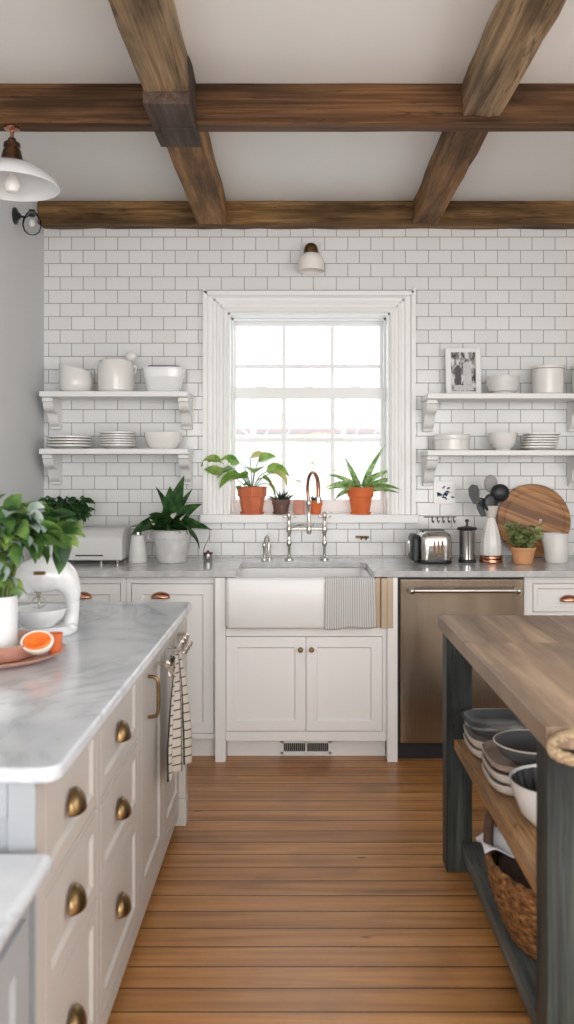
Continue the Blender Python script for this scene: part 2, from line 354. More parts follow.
# ------------------------------------------------------------------ mesh builder
class MB:
    def __init__(s, T=None): s.v = []; s.f = []; s.uv = None; s.T = T
    def add(s, vs, fs):
        n = len(s.v); s.v += [Vector(s.T(*p)) if s.T else Vector(p) for p in vs]; s.f += [[i+n for i in f] for f in fs]; return s
    def box(s, x0, x1, y0, y1, z0, z1):
        return s.add([(x0,y0,z0),(x1,y0,z0),(x1,y1,z0),(x0,y1,z0),(x0,y0,z1),(x1,y0,z1),(x1,y1,z1),(x0,y1,z1)],
                     [(0,3,2,1),(4,5,6,7),(0,1,5,4),(1,2,6,5),(2,3,7,6),(3,0,4,7)])
    def lathe(s, cx, cy, prof, n=36, sx=1, sy=1, ex=2.0, z=0, lean=None, closed=False):
        vs = []; fs = []; rings = []
        for (r, h) in prof:
            if r < 1e-6:
                rings.append([len(vs)]); vs.append((cx, cy, z+h)); continue
            ring = []
            for i in range(n):
                a = 2*PI*i/n; c, q = math.cos(a), math.sin(a)
                k = (abs(c)**ex+abs(q)**ex)**(-1/ex)
                lx = lean(c, q, h) if lean else (0, 0, 0)
                ring.append(len(vs)); vs.append((cx+r*k*c*sx+lx[0], cy+r*k*q*sy+lx[1], z+h+lx[2]))
            rings.append(ring)
        pairs = list(zip(rings[:-1], rings[1:]))
        if closed: pairs.append((rings[-1], rings[0]))
        for a, b in pairs:
            for i in range(n):
                j = (i+1) % n
                if len(a) == 1 and len(b) == 1: continue
                if len(a) == 1: fs.append((a[0], b[i], b[j]))
                elif len(b) == 1: fs.append((a[i], b[0], a[j]))
                else: fs.append((a[i], b[i], b[j], a[j]))
        if not closed:
            if len(rings[0]) > 1: fs.append(tuple(rings[0]))
            if len(rings[-1]) > 1: fs.append(tuple(rings[-1]))
        return s.add(vs, fs)
    def tube(s, pts, r, n=10, sub=1):
        P = [Vector(p) for p in pts]
        R = r if isinstance(r, (list, tuple)) else [r]*len(P)
        if sub > 1 and len(P) > 2:
            Q = []; RR = []
            for i in range(len(P)-1):
                p0 = P[max(i-1, 0)]; p1 = P[i]; p2 = P[i+1]; p3 = P[min(i+2, len(P)-1)]
                for k in range(sub):
                    t = k/sub; t2 = t*t; t3 = t2*t
                    Q.append(.5*((2*p1)+(p2-p0)*t+(2*p0-5*p1+4*p2-p3)*t2+(3*p1-p0-3*p2+p3)*t3)); RR.append(R[i]*(1-t)+R[i+1]*t)
            Q.append(P[-1]); RR.append(R[-1]); P, R = Q, RR
        vs = []; fs = []
        d0 = (P[1]-P[0]).normalized(); up = Vector((0, 0, 1)) if abs(d0.z) < .9 else Vector((1, 0, 0))
        nrm = d0.cross(up).normalized()
        for i, p in enumerate(P):
            d = ((P[min(i+1, len(P)-1)]-P[max(i-1, 0)])).normalized()
            nrm = (nrm-d*nrm.dot(d)).normalized(); bi = d.cross(nrm)
            for k in range(n):
                a = 2*PI*k/n; q = p+(nrm*math.cos(a)+bi*math.sin(a))*R[i]; vs.append(tuple(q))
        for i in range(len(P)-1):
            for k in range(n):
                j = (k+1) % n; fs.append((i*n+k, i*n+j, (i+1)*n+j, (i+1)*n+k))
        fs.append(tuple(range(n))); fs.append(tuple(range((len(P)-1)*n, len(P)*n)))
        return s.add(vs, fs)
    def prism(s, poly, a0, a1, f):      # poly of (p,q); f(p,q,a)->xyz
        n = len(poly); vs = [f(p, q, a0) for p, q in poly]+[f(p, q, a1) for p, q in poly]
        return s.add(vs, [tuple(range(n)), tuple(range(n, 2*n))]+[(i, (i+1) % n, n+(i+1) % n, n+i) for i in range(n)])
    def grid(s, fn, nu, nv, wrapu=False):
        vs = [fn(u/nu, v/nv) for v in range(nv+1) for u in range(nu+1)]
        fs = [(v*(nu+1)+u, v*(nu+1)+u+1, (v+1)*(nu+1)+u+1, (v+1)*(nu+1)+u) for v in range(nv) for u in range(nu)]
        s.uv = (nu, nv, len(s.v)); return s.add(vs, fs)
    def leaf(s, p, az, el, L, Wd, droop=1.0, fold=.25, shape=.8, roll=0, segs=7):
        p = Vector(p); vs = []; e = el; st = L/segs; cur = p.copy(); spine = [(cur.copy(), e)]
        for i in range(segs):
            e -= droop/segs
            cur = cur+Vector((math.cos(az)*math.cos(e), math.sin(az)*math.cos(e), math.sin(e)))*st; spine.append((cur.copy(), e))
        for i, (q, e) in enumerate(spine):
            t = i/segs; w = Wd*.5*(math.sin(PI*min(1, max(0.0, t))**shape)*.98+.02)
            side = Vector((-math.sin(az), math.cos(az), 0)); upv = Vector((-math.sin(e)*math.cos(az), -math.sin(e)*math.sin(az), math.cos(e)))
            sd = side*math.cos(roll)+upv*math.sin(roll); un = upv*math.cos(roll)-side*math.sin(roll)
            vs += [tuple(q-sd*w+un*w*fold), tuple(q), tuple(q+sd*w+un*w*fold)]
        fs = []
        for i in range(segs):
            a = i*3; fs += [(a, a+1, a+4, a+3), (a+1, a+2, a+5, a+4)]
        return s.add(vs, fs)
    def sphere(s, c, r, sx=1, sy=1, sz=1, n=20, m=12):
        prof = [(0 if i in (0, m) else math.sin(PI*i/m)*r, -math.cos(PI*i/m)*r*sz) for i in range(m+1)]
        return s.lathe(c[0], c[1], prof, n, sx, sy, z=c[2])
    def build(s, name, mat, root=None, bevel=0, solid=0, angle=38, seg=2, normals=True, props=None):
        me = bpy.data.meshes.new(name)
        if root is None:
            xs = [v.x for v in s.v]; ys = [v.y for v in s.v]; zs = [v.z for v in s.v]
            org = Vector(((min(xs)+max(xs))/2, (min(ys)+max(ys))/2, min(zs))); M = Matrix.Translation(-org)
        else: M = WM[root.name].inverted()
        me.from_pydata([tuple(M @ v) for v in s.v], [], s.f)
        if s.uv:
            nu, nv, b0 = s.uv; ul = me.uv_layers.new(name='UVMap')
            for lp in me.loops:
                i = lp.vertex_index-b0
                if i >= 0: ul.data[lp.index].uv = ((i % (nu+1))/nu, (i//(nu+1))/nv)
        if normals:
            bm = bmesh.new(); bm.from_mesh(me); bmesh.ops.recalc_face_normals(bm, faces=bm.faces); bm.to_mesh(me); bm.free()
        for p in me.polygons: p.use_smooth = True
        me.set_sharp_from_angle(angle=math.radians(angle))
        me.materials.append(mat)
        o = bpy.data.objects.new(name, me); COL.objects.link(o)
        if root is None: o.location = org; WM[o.name] = Matrix.Translation(org)
        else: o.parent = root; WM[o.name] = WM[root.name].copy()
        if bevel:
            b = o.modifiers.new('bevel', 'BEVEL'); b.width = bevel; b.segments = seg; b.limit_method = 'ANGLE'; b.angle_limit = math.radians(35); b.harden_normals = True
        if solid:
            k = o.modifiers.new('solid', 'SOLIDIFY'); k.thickness = solid; k.offset = 0
        if props:
            for k, v in props.items(): o[k] = v
        return o
WM = {}
def thing(name, label, cat, loc, group=None):
    o = bpy.data.objects.new(name, None); COL.objects.link(o); o.location = loc; o.empty_display_size = .05
    WM[o.name] = Matrix.Translation(Vector(loc)); o['label'] = label; o['category'] = cat
    if group: o['group'] = group
    return o
def tag(o, label, cat, group=None):
    o['label'] = label; o['category'] = cat
    if group: o['group'] = group
    return o
def struct(o): o['kind'] = 'structure'; return o
def dup(root, dloc, label):
    r = root.copy(); COL.objects.link(r); r.location = Vector(root.location)+Vector(dloc); r['label'] = label
    for ch in list(root.children):
        c = ch.copy(); COL.objects.link(c); c.parent = r
        for g in ch.children:
            d = g.copy(); COL.objects.link(d); d.parent = c
    return r
def PX(x, Y): return (x-298)*Y/FPX
def PZ(y, Y): return 1.42-(y-470)*Y/FPX

# ================================================================== ROOM
XL, XR, YB, YF, ZC = -1.434, 2.3, 4.80, -2.0, 2.90
m = MB(); m.box(XL-.12, XR+.12, YF-.12, YB+.2, -.08, 0); struct(m.build('floor', floorm))
m = MB(); m.box(XL-.12, XR+.12, YF-.12, YB+.2, ZC, ZC+.1); struct(m.build('ceiling', ceilp))
m = MB(); m.box(XL-.12, XL, YF-.12, YB+.2, 0, ZC); struct(m.build('wall_left', wallp))
m = MB(); m.box(XR, XR+.12, YF-.12, YB+.2, 0, ZC); struct(m.build('wall_right', wallp))
m = MB(); m.box(XL, XR, YF-.12, YF, 0, ZC); struct(m.build('wall_front', wallp))
WX0, WX1, WZ0, WZ1 = -.395, .518, 1.17, 2.307
m = MB()
m.box(XL, WX0, YB, YB+.2, 0, ZC); m.box(WX1, XR, YB, YB+.2, 0, ZC)
m.box(WX0, WX1, YB, YB+.2, 0, WZ0-.05); m.box(WX0, WX1, YB, YB+.2, WZ1, ZC)
struct(m.build('wall_back', tilem))

# window
wr = bpy.data.objects.new('window_1', None); COL.objects.link(wr); wr.location = (.06, 4.9, WZ0); WM['window_1'] = Matrix.Translation(wr.location); struct(wr)
OX0, OX1, OZ1 = -.533, .660, 2.425
m = MB()                                    # fluted casing with back band
def casing_profile(w):                      # (distance from inner edge, projection)
    return [(0, 0), (0, .012), (.012, .018), (.02, .018), (.03, .013), (.045, .013), (.05, .018), (.06, .018), (.066, .013), (.08, .013), (.088, .02), (w-.03, .02), (w-.022, .034), (w, .034), (w, 0)]
def side_casing(x_in, sgn, w):
    for_z0, for_z1 = WZ0-.02, WZ1
    pr = casing_profile(w); n = len(pr); vs = []
    for (d, pj) in pr: vs.append((x_in+sgn*d, YB-pj, for_z0))
    for (d, pj) in pr: vs.append((x_in+sgn*d, YB-pj, for_z1+d))
    m.add(vs, [tuple(range(n))]+[(i, (i+1) % n, n+(i+1) % n, n+i) for i in range(n)])
side_casing(WX0, -1, WX0-OX0); side_casing(WX1, 1, OX1-WX1)
pr = casing_profile(OZ1-WZ1); n = len(pr); w = WX0-OX0; k = w/(OZ1-WZ1)
vs = [(WX0-d*k, YB-pj, WZ1+d) for d, pj in pr]+[(WX1+d*k, YB-pj, WZ1+d) for d, pj in pr]
m.add(vs, [(i, (i+1) % n, n+(i+1) % n, n+i) for i in range(n)])
m.build('casing', trimp, wr, angle=25)
m = MB(); m.box(OX0-.012, OX1+.012, 4.735, YB, WZ0-.045, WZ0); m.box(WX0, WX1, YB, 5.0, WZ0-.045, WZ0); m.build('sill', trimp, wr, bevel=.003)
m = MB(); m.box(WX0, WX0+.012, YB, 5.0, WZ0, WZ1); m.box(WX1-.012, WX1, YB, 5.0, WZ0, WZ1); m.box(WX0, WX1, YB, 5.0, WZ1-.012, WZ1)
m.box(WX0+.012, WX0+.024, 4.90, 4.935, WZ0, WZ1-.012); m.box(WX1-.024, WX1-.012, 4.90, 4.935, WZ0, WZ1-.012); m.box(WX0+.012, WX1-.012, 4.90, 4.935, WZ1-.024, WZ1-.012)
m.build('jamb', trimp, wr, bevel=.001)
def sash(z0, z1, g0, g1, zm, y):
    m = MB(); a, b = WX0+.013, WX1-.013; gx0, gx1 = -.362, .478
    m.box(a, gx0, y, y+.035, z0, z1); m.box(gx1, b, y, y+.035, z0, z1); m.box(gx0, gx1, y, y+.035, z0, g0); m.box(gx0, gx1, y, y+.035, g1, z1)
    for xx in (-.082, .201): m.box(xx-.0105, xx+.0105, y+.004, y+.031, g0, g1)
    m.box(gx0, gx1, y+.0055, y+.0295, zm-.0105, zm+.0105)
    s = m.build('sash', trimp, wr, bevel=.0015)
    m = MB(); m.box(gx0, gx1, y+.016, y+.020, g0, g1); m.build('pane', glassw, s)
sash(1.172, 1.90, 1.248, 1.834, 1.595, 4.935)
sash(1.862, 2.293, 1.896, 2.263, 2.027, 4.9715)
for xx in (-.21, .06, .33):
    m = MB(); m.box(xx-.03, xx+.03, 4.925, 4.965, 1.9, 1.908); m.lathe(xx, 4.945, [(.012, 0), (.012, .008), (0, .010)], 14, z=1.906); m.box(xx-.004, xx+.035, 4.937, 4.947, 1.908, 1.915); m.build('sash_lock', chrome, wr, bevel=.001)

# baseboards
m = MB(); m.box(XL, XL+.015, YF, 1.45, 0, .12); struct(m.build('baseboard_left', trimp, bevel=.003))
m = MB(); m.box(XR-.015, XR, YF, 4.15, 0, .12); struct(m.build('baseboard_right', trimp, bevel=.003))

# ------------------------------------------------------------------ beams
def hewn(x0, x1, y0, y1, z0, z1, axis, j=.004, step=.12, seed=1):
    r = random.Random(seed); m = MB(); L = (x1-x0) if axis == 'x' else (y1-y0); n = max(2, int(L/step)); K = 3
    def ringpts():
        pts = []
        for k in range(K): pts.append((k/K, 0))
        for k in range(K): pts.append((1, k/K))
        for k in range(K): pts.append((1-k/K, 1))
        for k in range(K): pts.append((0, 1-k/K))
        return pts
    base = ringpts(); vs = []; q = len(base)
    for i in range(n+1):
        for (a, b) in base:
            ja = (r.random()-.5)*2*j; jb = (r.random()-.5)*2*j
            if b > .99: jb = 0
            if axis == 'x': vs.append((x0+L*i/n, y0+(y1-y0)*a+(ja if 0 < a < 1 or a == 0 else 0), z0+(z1-z0)*b+(jb if b < .5 else 0)))
            else: vs.append((x0+(x1-x0)*a+ja, y0+L*i/n, z0+(z1-z0)*b+(jb if b < .5 else 0)))
    fs = [tuple(range(q)), tuple(range(n*q, n*q+q))]
    for i in range(n):
        for k in range(q):
            l = (k+1) % q; fs.append((i*q+k, i*q+l, (i+1)*q+l, (i+1)*q+k))
    m.add(vs, fs); return m
bt = thing('ceiling_beam', 'dark brown squared beam crossing the whole ceiling from left to right, above the pendant lamp', 'beam', (.43, 3.29, 2.74))
hewn(XL, XR, 3.25, 3.335, 2.745, ZC, 'x', .0015, .2, 3).build('timber', beam_dark, bt, bevel=.006, angle=60)
hewn(XL+.001, XR-.001, YB-.13, YB-.002, 2.778, ZC, 'x', .004, .1, 4).build('ceiling_beam', beam_back, bevel=.008, angle=60)
tag(bpy.context.scene.objects['ceiling_beam.001'], 'rough hewn brown beam lying against the top of the tiled wall', 'beam')
def longbeam(x0, x1, y0, y1, z0, mt, lab, seed, splice=False):
    t = thing('ceiling_beam', lab, 'beam', ((x0+x1)/2, (y0+y1)/2, z0))
    hewn(x0, x1, y0, y1, z0, ZC, 'y', .0045, .14, seed).build('timber', mt, t, bevel=.007, angle=60)
    return t
tl = longbeam(-.55, -.39, -1.9, 3.03, 2.768, beam_long, 'weathered grey-brown beam running towards the camera on the left, ending in a dark splice block', 5)
hewn(-.553, -.387, 3.03, 3.245, 2.725, ZC, 'y', .003, .06, 8).build('splice_block', beam_grey, tl, bevel=.005, angle=60)
hewn(-.553, -.387, 3.245, 3.43, 2.722, 2.7415, 'y', .001, .06, 9).build('splice_foot', beam_grey, tl, bevel=.002, angle=60)
longbeam(-.55, -.392, 3.34, 4.664, 2.768, beam_long2, 'short warm brown beam on the left, between the dark cross beam and the tiled wall', 6)
longbeam(.625, .772, -1.9, 3.245, 2.768, beam_long, 'weathered grey-brown beam running towards the camera on the right', 7)
longbeam(.630, .765, 3.34, 4.664, 2.768, beam_long2, 'short brown beam on the right, between the dark cross beam and the tiled wall', 11)

# ================================================================== BACK CABINETS
YC = 4.18
def TB(Y0): return lambda u, v, w: (u, Y0-v, w)
def panel(T, u0, u1, w0, w1, rail=.05, th=.019, rec=.008, mold=.007):
    m = MB(T); a, b, c, d = u0, u1, w0, w1
    def rect(i, v): return [(a+i, v, c+i), (b-i, v, c+i), (b-i, v, d-i), (a+i, v, d-i)]
    vs = rect(0, -th)+rect(0, 0)+rect(rail, 0)+rect(rail+mold, -rec)
    fs = [(0, 1, 2, 3)]
    for L in range(3):
        for i in range(4):
            j = (i+1) % 4; fs.append((L*4+i, L*4+j, (L+1)*4+j, (L+1)*4+i))
    fs.append((12, 13, 14, 15)); m.add(vs, fs); return m
def cup_pull(T, u, w, mat, parent, a=.046, h=.03, d=.026):
    m = MB(T)
    m.grid(lambda s, t: (u+a*math.cos(PI*s), .001+d*math.sin(PI*s)**.8*math.sin(PI/2*t) if 0 < s < 1 else .001, w+h*math.sin(PI*s)**.7*math.cos(PI/2*t) if 0 < s < 1 else w), 18, 8)
    o = m.build('cup_pull', mat, parent, solid=.003)
    return o
def knob(T, u, w, mat, parent, r=.013):
    m = MB(lambda x, y, z: T(u+x, z, w+y)); m.lathe(0, 0, [(r*.75, 0), (r*.5, .004), (r*.4, .012), (r*.95, .017), (r, .022), (r*.7, .027), (0, .028)], 20)
    return m.build('knob', mat, parent)
T = TB(YC)
def frame(T, root, rects, mat, th=.02, back=None):
    m = MB(T)
    for (u0, u1, w0, w1) in rects: m.box(u0, u1, -th, 0, w0, w1)
    m.build('face_frame', mat, root, bevel=.001)
# left drawer unit
def left_unit(x0, x1, ox0, ox1, lab, cat='cabinet', pull=None):
    t = thing('base_cabinet', lab, cat, ((x0+x1)/2, 4.5, 0))
    frame(T, t, [(x0, ox0, .097, .897), (ox1, x1, .097, .897), (ox0, ox1, .862, .897), (ox0, ox1, .097, .124)], cab)
    m = MB(); m.box(x0, x1, YC+.0215, YB-.002, .097, .897); m.build('carcass', cab, t)
    m = MB(); m.box(x0, x1, 4.225, 4.245, 0, .096); m.build('plinth', cab, t)
    d = panel(T, ox0+.003, ox1-.003, .127, .859).build('door', cab, t, bevel=.001)
    cup_pull(T, pull if pull else (ox0+ox1)/2, .79, copper, d, a=.045)
    return t
left_unit(-1.432, -.846, -1.39, -.872, 'white base cabinet in the left corner under the enamel box', pull=-1.06)
left_unit(-.844, -.406, -.821, -.412, 'white base cabinet with recessed door under the whitewashed plant pot', pull=-.675)
# sink base
t = thing('sink_cabinet', 'white double-door cabinet under the farmhouse sink, standing on square posts', 'cabinet', (.04, 4.5, 0))
Ts = TB(4.15)
m = MB(); m.box(-.403, -.352, 4.13, 4.20, 0, .897); m.build('post', cab, t, bevel=.002)
m = MB(); m.box(.434, .484, 4.13, 4.20, 0, .897); m.build('post', cab, t, bevel=.002)
m = MB(); m.box(-.351, .433, 4.15, 4.17, .097, .143); m.box(-.351, .433, 4.15, 4.17, .608, .650); m.box(.412, .433, 4.15, 4.17, .143, .608)
m.build('face_frame', cab, t, bevel=.001)
m = MB(); m.box(-.403, .484, 4.2205, YB-.002, .097, .62); m.box(-.351, .433, 4.172, 4.22, .097, .62); m.build('carcass', cab, t)
m = MB(); m.box(-.351, .433, 4.225, 4.24, 0, .096); m.build('plinth', cab, t)
d1 = panel(Ts, -.350, .0375, .146, .605).build('door', cab, t, bevel=.001)
d2 = panel(Ts, .0405, .410, .146, .605).build('door', cab, t, bevel=.001)
knob(Ts, .012, .545, brass, d1); knob(Ts, .066, .545, brass, d2)
m = MB(); m.box(.374, .402, 4.135, 4.17, .652, .895); m.box(.404, .4325, 4.122, 4.17, .652, .895); m.box(.4325, .462, 4.122, 4.1295, .652, .895); m.build('side_panel', tanrefl, t, bevel=.003, props={'label': 'filler beside the sink, coloured tan for a warm reflection'})  # strips at sink side and post; their tan paints in a warm reflection
# vent
t = thing('vent_grille', 'white slotted air vent grille set in the plinth below the sink cabinet doors', 'vent', (.06, 4.22, .01))
m = MB(); x0, x1 = -.085, .165; z0, z1 = .012, .078
m.box(x0, x1, 4.213, 4.224, z1-.012, z1); m.box(x0, x1, 4.213, 4.224, z0, z0+.012); m.box(x0, x0+.014, 4.213, 4.224, z0, z1); m.box(x1-.014, x1, 4.213, 4.224, z0, z1)
m.box(.036, .044, 4.213, 4.224, z0, z1); m.build('frame', trimp, t, bevel=.001)
m = MB(); m.box(x0+.01, x1-.01, 4.222, 4.2245, z0+.01, z1-.01); m.build('backing', darkgap, t)
m = MB()
for i in range(22):
    xx = x0+.02+i*.0102
    m.box(xx, xx+.0035, 4.2145, 4.2215, z0+.012, z1-.012)
m.build('louvre', greyp, t)
# dishwasher
t = thing('dishwasher', 'stainless steel dishwasher with a bar handle under the worktop right of the sink', 'dishwasher', (.796, 4.45, 0))
m = MB(); m.box(.488, 1.108, 4.17, 4.76, .085, .895); m.build('tub', blackm, t)
m = MB(); m.box(.498, 1.100, 4.135, 4.169, .09, .888); m.build('door', steel, t, bevel=.004, seg=3)
m = MB(); m.box(.488, 1.108, 4.19, 4.22, 0, .084); m.build('kick_plate', darkgap, t)
m = MB(); m.tube([(.545, 4.09, .838), (1.065, 4.09, .838)], .0105, 16)
for xx in (.548, 1.062): m.sphere((xx, 4.09, .838), .017); m.tube([(xx, 4.09, .838), (xx, 4.134, .838)], .009, 12)
m.build('handle', chrome, t)
# right cabinets
def right_unit(x0, x1, lab):
    t = thing('base_cabinet', lab, 'cabinet', ((x0+x1)/2, 4.5, 0)); a, b = x0+.042, x1-.02
    frame(T, t, [(x0, a, .097, .897), (b, x1, .097, .897), (a, b, .862, .897), (a, b, .70, .72), (a, b, .097, .124)], cab)
    m = MB(); m.box(x0, x1, YC+.0215, YB-.002, .097, .897); m.build('carcass', cab, t)
    m = MB(); m.box(x0, x1, 4.225, 4.245, 0, .096); m.build('plinth', cab, t)
    d = panel(T, a+.003, b-.003, .723, .859, rail=.02).build('drawer', cab, t, bevel=.001); cup_pull(T, a+.18, .775, copper, d)
    mid = (a+b)/2
    d = panel(T, a+.003, mid-.001, .127, .697).build('door', cab, t, bevel=.001); knob(T, mid-.03, .63, brass, d)
    d = panel(T, mid+.001, b-.003, .127, .697).build('door', cab, t, bevel=.001); knob(T, mid+.03, .63, brass, d)
right_unit(1.112, 1.70, 'white drawer cabinet right of the dishwasher, behind the wooden table')
right_unit(1.702, 2.296, 'white drawer cabinet in the far right corner')

# worktop
t = thing('worktop', 'grey marble worktop running along the tiled wall, cut out for the sink', 'worktop', (.43, 4.46, .9))
m = MB(); poly = [(XL+.002, 4.12), (-.31, 4.12), (-.298, 4.135), (-.298, 4.50), (-.27, 4.53), (.33, 4.53), (.36, 4.50), (.36, 4.135), (.372, 4.12), (XR-.002, 4.12), (XR-.002, YB-.001), (XL+.002, YB-.001)]
m.prism(poly, .9, .93, lambda p, q, a: (p, q, a)); m.build('slab', marb2, t, bevel=.003)
# sink
def sink():
    m = MB(); X0, X1, Y0, Y1, Z0, Z1 = -.350, .372, 4.085, 4.56, .655, .8985
    def rr(x0, x1, y0, y1, r, z, n=5):
        out = []
        for (cx, cy, a0) in ((x1-r, y0+r, -PI/2), (x1-r, y1-r, 0), (x0+r, y1-r, PI/2), (x0+r, y0+r, PI)):
            for i in range(n+1):
                a = a0+PI/2*i/n; out.append((cx+r*math.cos(a), cy+r*math.sin(a), z))
        return out
    loops = [rr(X0+.01, X1-.01, Y0+.01, Y1-.01, .02, Z0), rr(X0, X1, Y0, Y1, .025, Z0+.012), rr(X0, X1, Y0, Y1, .025, Z1-.012), rr(X0+.004, X1-.004, Y0+.004, Y1-.004, .022, Z1-.003), rr(X0+.012, X1-.012, Y0+.012, Y1-.012, .02, Z1),
             rr(X0+.03, X1-.03, Y0+.03, Y1-.03, .03, Z1), rr(X0+.038, X1-.038, Y0+.038, Y1-.038, .03, Z1-.008), rr(X0+.045, X1-.045, Y0+.045, Y1-.045, .05, Z0+.06), rr(X0+.07, X1-.07, Y0+.07, Y1-.07, .04, Z0+.035)]
    n = len(loops[0]); vs = sum(loops, []); fs = [tuple(range(n)), tuple(range((len(loops)-1)*n, len(loops)*n))]
    for L in range(len(loops)-1):
        for i in range(n):
            j = (i+1) % n; fs.append((L*n+i, L*n+j, (L+1)*n+j, (L+1)*n+i))
    m.add(vs, fs); return m
t = thing('farmhouse_sink', 'deep white fireclay farmhouse sink with apron front under the window', 'sink', (.01, 4.32, .655))
sink().build('basin', sinkm, t, angle=50)
m = MB(); m.lathe(.01, 4.32, [(.0, 0), (.045, 0), (.045, .004), (.03, .003), (0, .001)], 24, z=.6905); m.build('drain', nickel, t)

# faucet (bridge)
t = thing('bridge_faucet', 'polished nickel bridge faucet with tall curved spout behind the sink', 'faucet', (.05, 4.66, .93))
FY = 4.66
for nm, xx in (('left', -.049), ('right', .145)):
    m = MB(); m.lathe(xx, FY, [(0, 0), (.024, 0), (.024, .006), (.014, .010), (.0075, .018), (.0075, .07), (.013, .078), (.015, .095), (.010, .105), (.009, .14), (.014, .15), (.016, .165), (.014, .18), (.009, .19), (.009, .225), (.013, .235), (.013, .25), (.006, .262), (0, .266)], 22, z=.93); m.build('pillar', nickel, t)
    m = MB(); zz = 1.165
    s = -1 if nm == 'left' else 1
    m.tube([(xx-.028, FY, zz), (xx+.028, FY, zz)], .004, 10); m.tube([(xx, FY-.028, zz), (xx, FY+.028, zz)], .004, 10)
    for q in ((-.03, 0), (.03, 0), (0, -.03), (0, .03)): m.sphere((xx+q[0], FY+q[1], zz), .0065, n=12, m=8)
    m.build('cross_handle', nickel, t)
m = MB(); m.tube([(-.049, FY, 1.097), (.145, FY, 1.097)], .008, 14)
m.lathe(.06, FY, [(0, -.03), (.012, -.028), (.015, -.01), (.015, .012), (.010, .02), (.010, .12), (.014, .13), (.014, .15), (.010, .16), (0, .16)], 22, z=1.097); m.build('bridge', nickel, t)
m = MB(); m.tube([(-.04, FY-.02, 1.10), (-.01, FY-.03, 1.115), (.03, FY-.05, 1.125)], [.004, .004, .007], 10, 4); m.build('lever', nickel, t)
m = MB(); m.tube([(.06, FY, 1.25), (.052, FY, 1.31), (.058, FY-.02, 1.375), (.078, FY-.055, 1.408), (.10, FY-.10, 1.385), (.108, FY-.125, 1.33), (.108, FY-.128, 1.27)], [.0085, .0085, .0085, .0095, .011, .011, .0115], 14, 6); m.build('spout', copper, t, props={'label': 'copper toned gooseneck spout'})
m = MB(); m.lathe(.108, FY-.128, [(0, 0), (.015, 0), (.015, .03), (.011, .035), (0, .035)], 18, z=1.245); m.build('spray_head', nickel, t)
t = thing('filter_tap', 'small nickel side tap standing left of the bridge faucet', 'tap', (-.175, 4.66, .93))
m = MB(); m.lathe(-.185, FY, [(0, 0), (.016, 0), (.016, .005), (.007, .012), (.007, .06), (.011, .07), (.011, .085), (.005, .095), (0, .10)], 18, z=.93); m.build('body', nickel, t)
m = MB(); m.tube([(-.185, FY, 1.01), (-.178, FY-.01, 1.05), (-.165, FY-.04, 1.06), (-.158, FY-.07, 1.035), (-.158, FY-.075, .985)], .0055, 12, 5); m.build('spout', nickel, t)
m = MB(); m.tube([(-.155, FY, .93), (-.155, FY, 1.0)], .006, 12); m.sphere((-.155, FY, 1.003), .010, n=14, m=8); m.build('handle', nickel, t)

# towel over the sink front
def sinktowel():
    m = MB(); x0, x1 = .131, .366
    path = [(4.125, .84), (4.122, .88), (4.114, .9035), (4.095, .9045), (4.079, .900), (4.0765, .87), (4.076, .80), (4.077, .72), (4.078, .665)]
    def fn(u, v):
        k = v*(len(path)-1); i = min(int(k), len(path)-2); f = k-i
        y = path[i][0]*(1-f)+path[i+1][0]*f; z = path[i][1]*(1-f)+path[i+1][1]*f
        sw = max(0, v-.55)/.45
        return (x0+(x1-x0)*u+.012*sw*(u-.5)*1.2+.01*sw*(1-u)*.3, y-.002*(1+math.sin(u*19+v*2))*min(1, v*1.6)*(v > .5), z-(.010*(1-u)+.003*math.sin(u*9))*sw)
    m.grid(fn, 44, 40); return m
tag(sinktowel().build('striped_towel', towel_stripe, solid=.002), 'light grey linen towel with thin vertical stripes draped over the sink front', 'towel')

# ================================================================== SHELVES
def shelf(x0, x1, ztop, bxs, lab):
    t = thing('wall_shelf', lab, 'shelf', ((x0+x1)/2, 4.68, ztop-.03))
    m = MB(); m.box(x0, x1, 4.55, YB-.001, ztop-.03, ztop); m.build('board', shelfp, t, bevel=.005, seg=3)
    for bx in bxs:
        m = MB(); H = .165; zt = ztop-.0305; D = .20
        pr = [(0, 0), (D, 0), (D, -.02), (D-.012, -.026), (D-.02, -.045), (D-.035, -.062), (D-.06, -.072), (D-.085, -.074), (D-.10, -.082), (D-.112, -.10), (D-.12, -.12), (D-.135, -.14), (D-.155, -.15), (D-.16, -H), (0, -H)]
        m.prism([(a, b) for a, b in pr], bx-.028, bx+.028, lambda p, q, a: (a, YB-.001-p, zt+q)); m.build('corbel', shelfp, t, bevel=.002)
shelf(-1.388, -.592, 1.843, (-1.358, -.622), 'white wall shelf left of the window holding the crock and pitcher, the upper one')
shelf(-1.388, -.592, 1.535, (-1.358, -.622), 'white wall shelf left of the window holding the plate stacks, the lower one')
shelf(.693, 1.66, 1.832, (.728, 1.545), 'white wall shelf right of the window holding the framed picture, the upper one')
shelf(.693, 1.66, 1.527, (.728, 1.545), 'white wall shelf right of the window holding the small round bowl, the lower one')

# shelf goods
SY = 4.66
def fromprof(name, mat, x, y, z, prof, n=36, **kw):
    return MB().lathe(x, y, prof, n, z=z, **kw)
def open_vessel(R0, R1, H, th=.005, curve=.5, foot=0):
    out = [(0, 0), (R0, 0)]
    for i in range(1, 9):
        t = i/8; out.append((R0+(R1-R0)*(math.sin(t*PI/2) if curve > 0 else t)**(1 if curve > 0 else 1), H*(t if curve <= 0 else t**1.25)))
    inn = [(max(r-th, 0.001), max(h, th)) for r, h in out[2:]][::-1]
    return out+inn+[(max(R0-th, .001), th), (0, th)]
PS = 4.66
def X_(x, Y=PS): return PX(x, Y)
